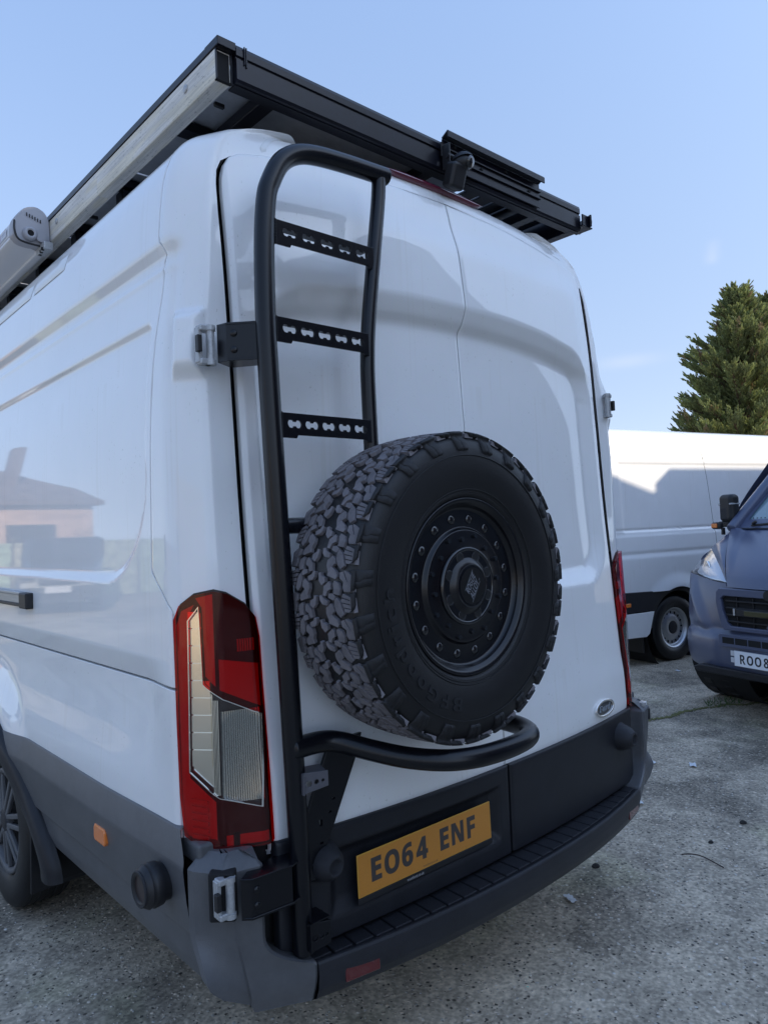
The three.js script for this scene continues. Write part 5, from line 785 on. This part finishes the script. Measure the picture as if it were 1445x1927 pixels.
// ---------------------------------------------------------------- on the ground: paper scraps, twig, clods, crack with moss
{
  const pxG = (u, v, y = 0) => { const d = new THREE.Vector3((u - 722.5) / 1361.13, -(v - 963.5) / 1361.13, -1).applyEuler(camera.rotation), t = (y - camera.position.y) / d.y; return [camera.position.x + d.x * t, y, camera.position.z + d.z * t]; };
  const paper = std({ color: rgb(0.68, 0.70, 0.72), roughness: 0.8, side: THREE.DoubleSide });
  [[1073, 1695, 0.062, 0.030, 0.5, 'crumpled white paper scrap on the ground nearest the bumper'], [1303, 1442, 0.062, 0.036, -0.2, 'flat white paper scrap on the ground below the camper van'], [1229, 1437, 0.045, 0.024, 0.4, 'small torn white scrap left of the flat paper on the ground'], [1202, 1512, 0.06, 0.03, 0.1, 'white scrap lying close beside the bumper end'], [1275, 1264, 0.07, 0.03, 0.3, 'tiny white litter scrap between the two parked vans']].forEach(([u, v, w, d, a, label]) => {
    const p = pxG(u, v), g = new THREE.PlaneGeometry(w, d, 10, 6); g.rotateX(-Math.PI / 2); const q = g.attributes.position; for (let i = 0; i < q.count; i++) { const x = q.getX(i), z = q.getZ(i); q.setXYZ(i, x + (rnd() - 0.5) * 0.004, 0.006 + 0.006 * Math.abs(Math.sin(x * 130 + z * 90 + u)) + rnd() * 0.003, z + (rnd() - 0.5) * 0.005); } g.computeVertexNormals(); g.rotateY(a + 0.7); const m = single('paper_scrap', g, paper, label, 'litter', 'white scraps on the ground'); m.position.set(...p);
  });
  const a = pxG(1282, 1611), b = pxG(1322, 1618), c = pxG(1361, 1636), tw = pipe([[0, 0.008, 0], [(b[0] - a[0]) * 0.5, 0.016, (b[2] - a[2]) * 0.5 - 0.004], [b[0] - a[0], 0.014, b[2] - a[2]], [c[0] - a[0], 0.008, c[2] - a[2]]], 0.0026); single('twig', tw, std({ color: rgb(0.035, 0.02, 0.018), roughness: 0.8 }), 'thin dark twig lying on the asphalt at the lower right', 'twig').position.set(...a);
  [[1121, 1631, 0.014, 'dark leaf clod on the asphalt left of the twig'], [1398, 1549, 0.014, 'small black pebble on the asphalt near the right edge'], [1337, 1586, 0.010, 'tiny black pebble on the asphalt just above the twig']].forEach(([u, v, r, label]) => { const g = new THREE.IcosahedronGeometry(r, 2), p = g.attributes.position; for (let i = 0; i < p.count; i++) { const s = 0.65 + 0.7 * vnoise(p.getX(i) * 90 + 40, p.getY(i) * 90 + p.getZ(i) * 60 + 40, 64); p.setXYZ(i, p.getX(i) * s * 1.3, p.getY(i) * s * 0.6 + r * 0.3, p.getZ(i) * s); } g.computeVertexNormals(); single('clod', g, std({ color: rgb(0.02, 0.018, 0.016), roughness: 0.9 }), label, 'debris').position.set(...pxG(u, v)); });
  // crack
  const cp = [[1185, 1366], [1199, 1361], [1237, 1353], [1262, 1349], [1279, 1341], [1300, 1338], [1321, 1333], [1345, 1331], [1366, 1326], [1398, 1327], [1445, 1318], [1520, 1308]].map(([u, v]) => pxG(u, v)), cc = new THREE.CatmullRomCurve3(cp.map(V));
  const N2 = 160, cg = surf(range(0, 1, 1 / N2), [-1, 0, 1], (t, k) => { const p = cc.getPoint(t), d = cc.getTangent(t), w = 0.002 + 0.006 * vnoise(t * 40, 3.5, 64) + (k ? 0.006 * rnd() : 0); return [p.x - d.z * w * k, 0.004, p.z + d.x * w * k]; }, true);
  struct('ground_crack', cg, std({ color: rgb(0.03, 0.03, 0.025), roughness: 1 }));
  const mossG = []; for (let i = 0; i < 420; i++) { const t = 0.12 + 0.8 * rnd(), p = cc.getPoint(t), r = 0.003 + rnd() * 0.006, g = new THREE.IcosahedronGeometry(r, 0); g.scale(1.4, 0.7, 1.2); g.translate(p.x + (rnd() - 0.5) * 0.06 * rnd(), 0.003, p.z + (rnd() - 0.5) * 0.06 * rnd()); mossG.push(g); }
  const ms = part('moss', mossG, std({ map: dustTex(104, 104, 68, 0.5), roughness: 1 }), scene); ms.userData = { label: 'green moss growing along the crack in the concrete', category: 'moss', kind: 'stuff' };
  const wp = pxG(1362, 1322), blades = []; for (let i = 0; i < 70; i++) { const a2 = rnd() * 6.28, r = Math.pow(rnd(), 0.7) * 0.16, h = 0.02 + rnd() * 0.045, g = new THREE.ConeGeometry(0.0035, h, 4); g.translate(0, h / 2, 0); g.rotateX((rnd() - 0.5) * 1.5); g.rotateZ((rnd() - 0.5) * 1.5); g.translate(Math.cos(a2) * r * 1.4, 0, Math.sin(a2) * r * 0.7); blades.push(g); }
  const wd = part('weeds', blades, std({ color: rgb(0.07, 0.13, 0.035), roughness: 0.9 }), scene); wd.position.set(...wp); wd.userData = { label: 'small green weeds in the crack beside the camper van tyre', category: 'weeds', kind: 'stuff' };
  // loose grit
  const grit = new THREE.InstancedMesh(new THREE.IcosahedronGeometry(1, 0), std({ color: rgb(1, 1, 1), roughness: 0.9 }), 5200), m = new THREE.Matrix4(), col = new THREE.Color(); grit.name = 'grit'; grit.castShadow = grit.receiveShadow = true;
  for (let i = 0; i < 5200; i++) { const x = -2.3 + 6.8 * Math.pow(rnd(), 1.2), z = -3.2 + 4.6 * rnd(), r = 0.0011 + 0.0026 * Math.pow(rnd(), 3); m.compose(new THREE.Vector3(x, r * 0.3, z), new THREE.Quaternion().setFromEuler(new THREE.Euler(rnd() * 6, rnd() * 6, rnd() * 6)), new THREE.Vector3(r * 1.4, r * 0.7, r)); grit.setMatrixAt(i, m); const l = rnd() < 0.75 ? 0.16 + rnd() * 0.3 : 0.03; grit.setColorAt(i, col.setRGB(l, l * 0.98, l * 0.94)); }
  grit.userData = { label: 'loose pale grit scattered over the asphalt yard', category: 'grit', kind: 'stuff' }; scene.add(grit);
}
// ---------------------------------------------------------------- out of frame: what casts the shade and what the glossy panels mirror
{
  const wall = std({ map: dustTex(92, 70, 60, 0.25), roughness: 0.9 }), roofM = std({ map: dustTex(92, 88, 86, 0.25), roughness: 0.85 }), dark = std({ color: rgb(0.03, 0.03, 0.035), roughness: 0.5 });
  const slab = (pts, z, depth) => { const g = poly(pts, depth); g.translate(0, 0, z); return g; };
  const wh = thing('workshop', 'gabled workshop building behind the camera that shades the yard', 'building', [4, 0, 6]);
  const w1 = slab([[-3.4, 0], [6.30, 0], [6.30, 5.86], [2.0, 8.06], [-2.0, 6.0], [-3.4, 6.0]], 0, 14); part('wall', w1, wall, wh);
  part('roof', [slab([[6.30, 5.86], [2.0, 8.06], [2.0, 8.10], [6.30, 5.90]].map(([x, y]) => [x, y]), 0.2, 14), slab([[2.0, 8.06], [-2.0, 6.0], [-2.0, 6.1], [2.0, 8.16]], 0.2, 14)][0], roofM, wh);
  part('roller_door', box(3.6, 3.8, 0.06, 2.0, 1.9, -0.03), std({ color: rgb(0.2, 0.24, 0.28), roughness: 0.5 }), wh);
  for (let i = 0; i < 3; i++) part('window', box(1.3, 1.0, 0.05, -2.4 + i * 2.6, 4.2, -0.02), dark, wh);
  const an = thing('flat_roof_annex', 'tall flat-roofed block joined to the workshop behind the camera', 'building', [10.32, 0, 6.0], -0.217); part('wall', box(14, 6.16, 9, 7.02, 3.08, 4.5, 0.01), wall, an); part('parapet', box(14.1, 0.06, 0.3, 7.05, 6.19, 0.15, 0.01), roofM, an);
  part('window', box(1.6, 1.2, 0.05, 3, 3.8, -0.02), dark, an); part('window', box(1.6, 1.2, 0.05, 6.5, 3.8, -0.02), dark, an);
  // bungalow seen in the side panel
  const bw = std({ map: dustTex(196, 164, 146, 0.16), roughness: 0.85 }), bt = std({ map: dustTex(104, 88, 84, 0.3), roughness: 0.85 }), H = thing('bungalow', 'brick bungalow with hipped roof and chimney, mirrored in the van side panel', 'house', [-5.6, 0, -26.5]);
  part('wall', box(7.6, 2.95, 6, 0, 1.475, 0, 0.01), bw, H);
  { const e = [[-4.1, 2.9, 3.3], [4.1, 2.9, 3.3], [4.1, 2.9, -3.3], [-4.1, 2.9, -3.3]], r = [[-1.6, 4.75, 0], [2.2, 4.75, 0]], F = [[e[0], e[1], r[1]], [e[0], r[1], r[0]], [e[1], e[2], r[1]], [e[2], e[3], r[0]], [e[2], r[0], r[1]], [e[3], e[0], r[0]]], g = new THREE.BufferGeometry(); g.setAttribute('position', new THREE.Float32BufferAttribute(F.flat(2), 3)); g.setAttribute('uv', new THREE.Float32BufferAttribute(F.flat().map((p) => [p[0] * 0.3, p[2] * 0.3]).flat(), 2)); g.computeVertexNormals(); const rf = part('roof', [g, box(8.2, 0.16, 6.6, 0, 2.86, 0, 0.01)], bt, H); part('chimney', box(0.45, 1.9, 0.45, -1.5, 4.7, 1.4, 0.01), bt, rf); }
  part('window', box(1.5, 1.1, 0.06, -1.8, 1.6, 3.02), dark, H); part('window', box(1.5, 1.1, 0.06, 1.8, 1.6, 3.02), dark, H);
  const fence = thing('garden_fence', 'pale panel fence in front of the bungalow, left of the van', 'fence', [-6, 0, -20.5]); for (let i = 0; i < 7; i++) { part('fence_panel', box(1.76, 1.55, 0.05, -4.6 + i * 1.83, 0.80, 0, 0.01), std({ map: dustTex(150 + (i % 3) * 10, 166, 146, 0.3), roughness: 0.9 }), fence); part('fence_post', box(0.09, 1.75, 0.09, -5.52 + i * 1.83, 0.87, 0, 0.01), roofM, fence); }
  const G = thing('garage', 'small cream gable-fronted garage left of the van', 'garage', [-9.5, 0, 0.6]); const gg = poly([[-1.6, 0], [1.6, 0], [1.6, 1.9], [0, 3.0], [-1.6, 1.9]], 5); gg.rotateY(Math.PI / 2); gg.translate(-5, 0, 0); part('wall', gg, std({ map: dustTex(214, 196, 172, 0.1), roughness: 0.85 }), G); part('garage_door', box(0.06, 1.8, 1.0, 0.02, 0.9, -0.75), std({ color: rgb(0.12, 0.13, 0.16), roughness: 0.5 }), G);
  // parked cars beside the fence
  function car(pos, ry, label, col) {
    const C = thing('parked_car', label, 'car', pos, ry, 'cars parked left of the van'); C.scale.set(1.05, 1.14, 1.05); const cm = phy({ color: col, roughness: 0.4, clearcoat: 1, clearcoatRoughness: 0.05 });
    const b = poly([[-2.0, 0.30], [2.0, 0.30], [2.08, 0.55], [2.0, 0.82], [1.15, 0.98], [0.35, 1.46], [-1.35, 1.50], [-1.95, 1.0], [-2.05, 0.6]], 1.5, 0.12); b.translate(0, 0, -0.75); part('body', b, cm, C);
    part('windscreen', poly([[1.12, 1.0], [0.42, 1.42], [0.40, 1.40], [1.10, 0.98]], 1.3, 0.01).translate(0.03, 0.03, -0.65), dark, C);
    for (const s of [1, -1]) { part('side_glass', poly([[0.95, 1.02], [0.33, 1.40], [-1.25, 1.43], [-1.7, 1.04]], 0.02).translate(0, 0, s * 0.87 - 0.01), dark, C); part('headlamp', box(0.08, 0.13, 0.34, 2.06, 0.72, s * 0.62, 0.03), M.chrome, C); for (const x of [1.25, -1.3]) roadWheel('wheel', [x, 0.31, s * 0.76], 0.31, 0.19, C, 0, 'cap').rotation.y = s > 0 ? 0 : Math.PI; }
    part('number_plate', box(0.02, 0.11, 0.52, 2.19, 0.5, 0, 0.004), M.awning, C); part('grille', box(0.03, 0.12, 0.8, 2.17, 0.68, 0, 0.01), dark, C); return C;
  }
  car([-6.5, 0, -17.6], -1.2, 'dark grey hatchback parked facing the yard, left of the van', rgb(0.035, 0.037, 0.042));
  car([-9.6, 0, -15.5], -1.0, 'dark blue hatchback parked beside the grey one, left of the van', rgb(0.02, 0.026, 0.05));
}
renderer.render(scene, camera);
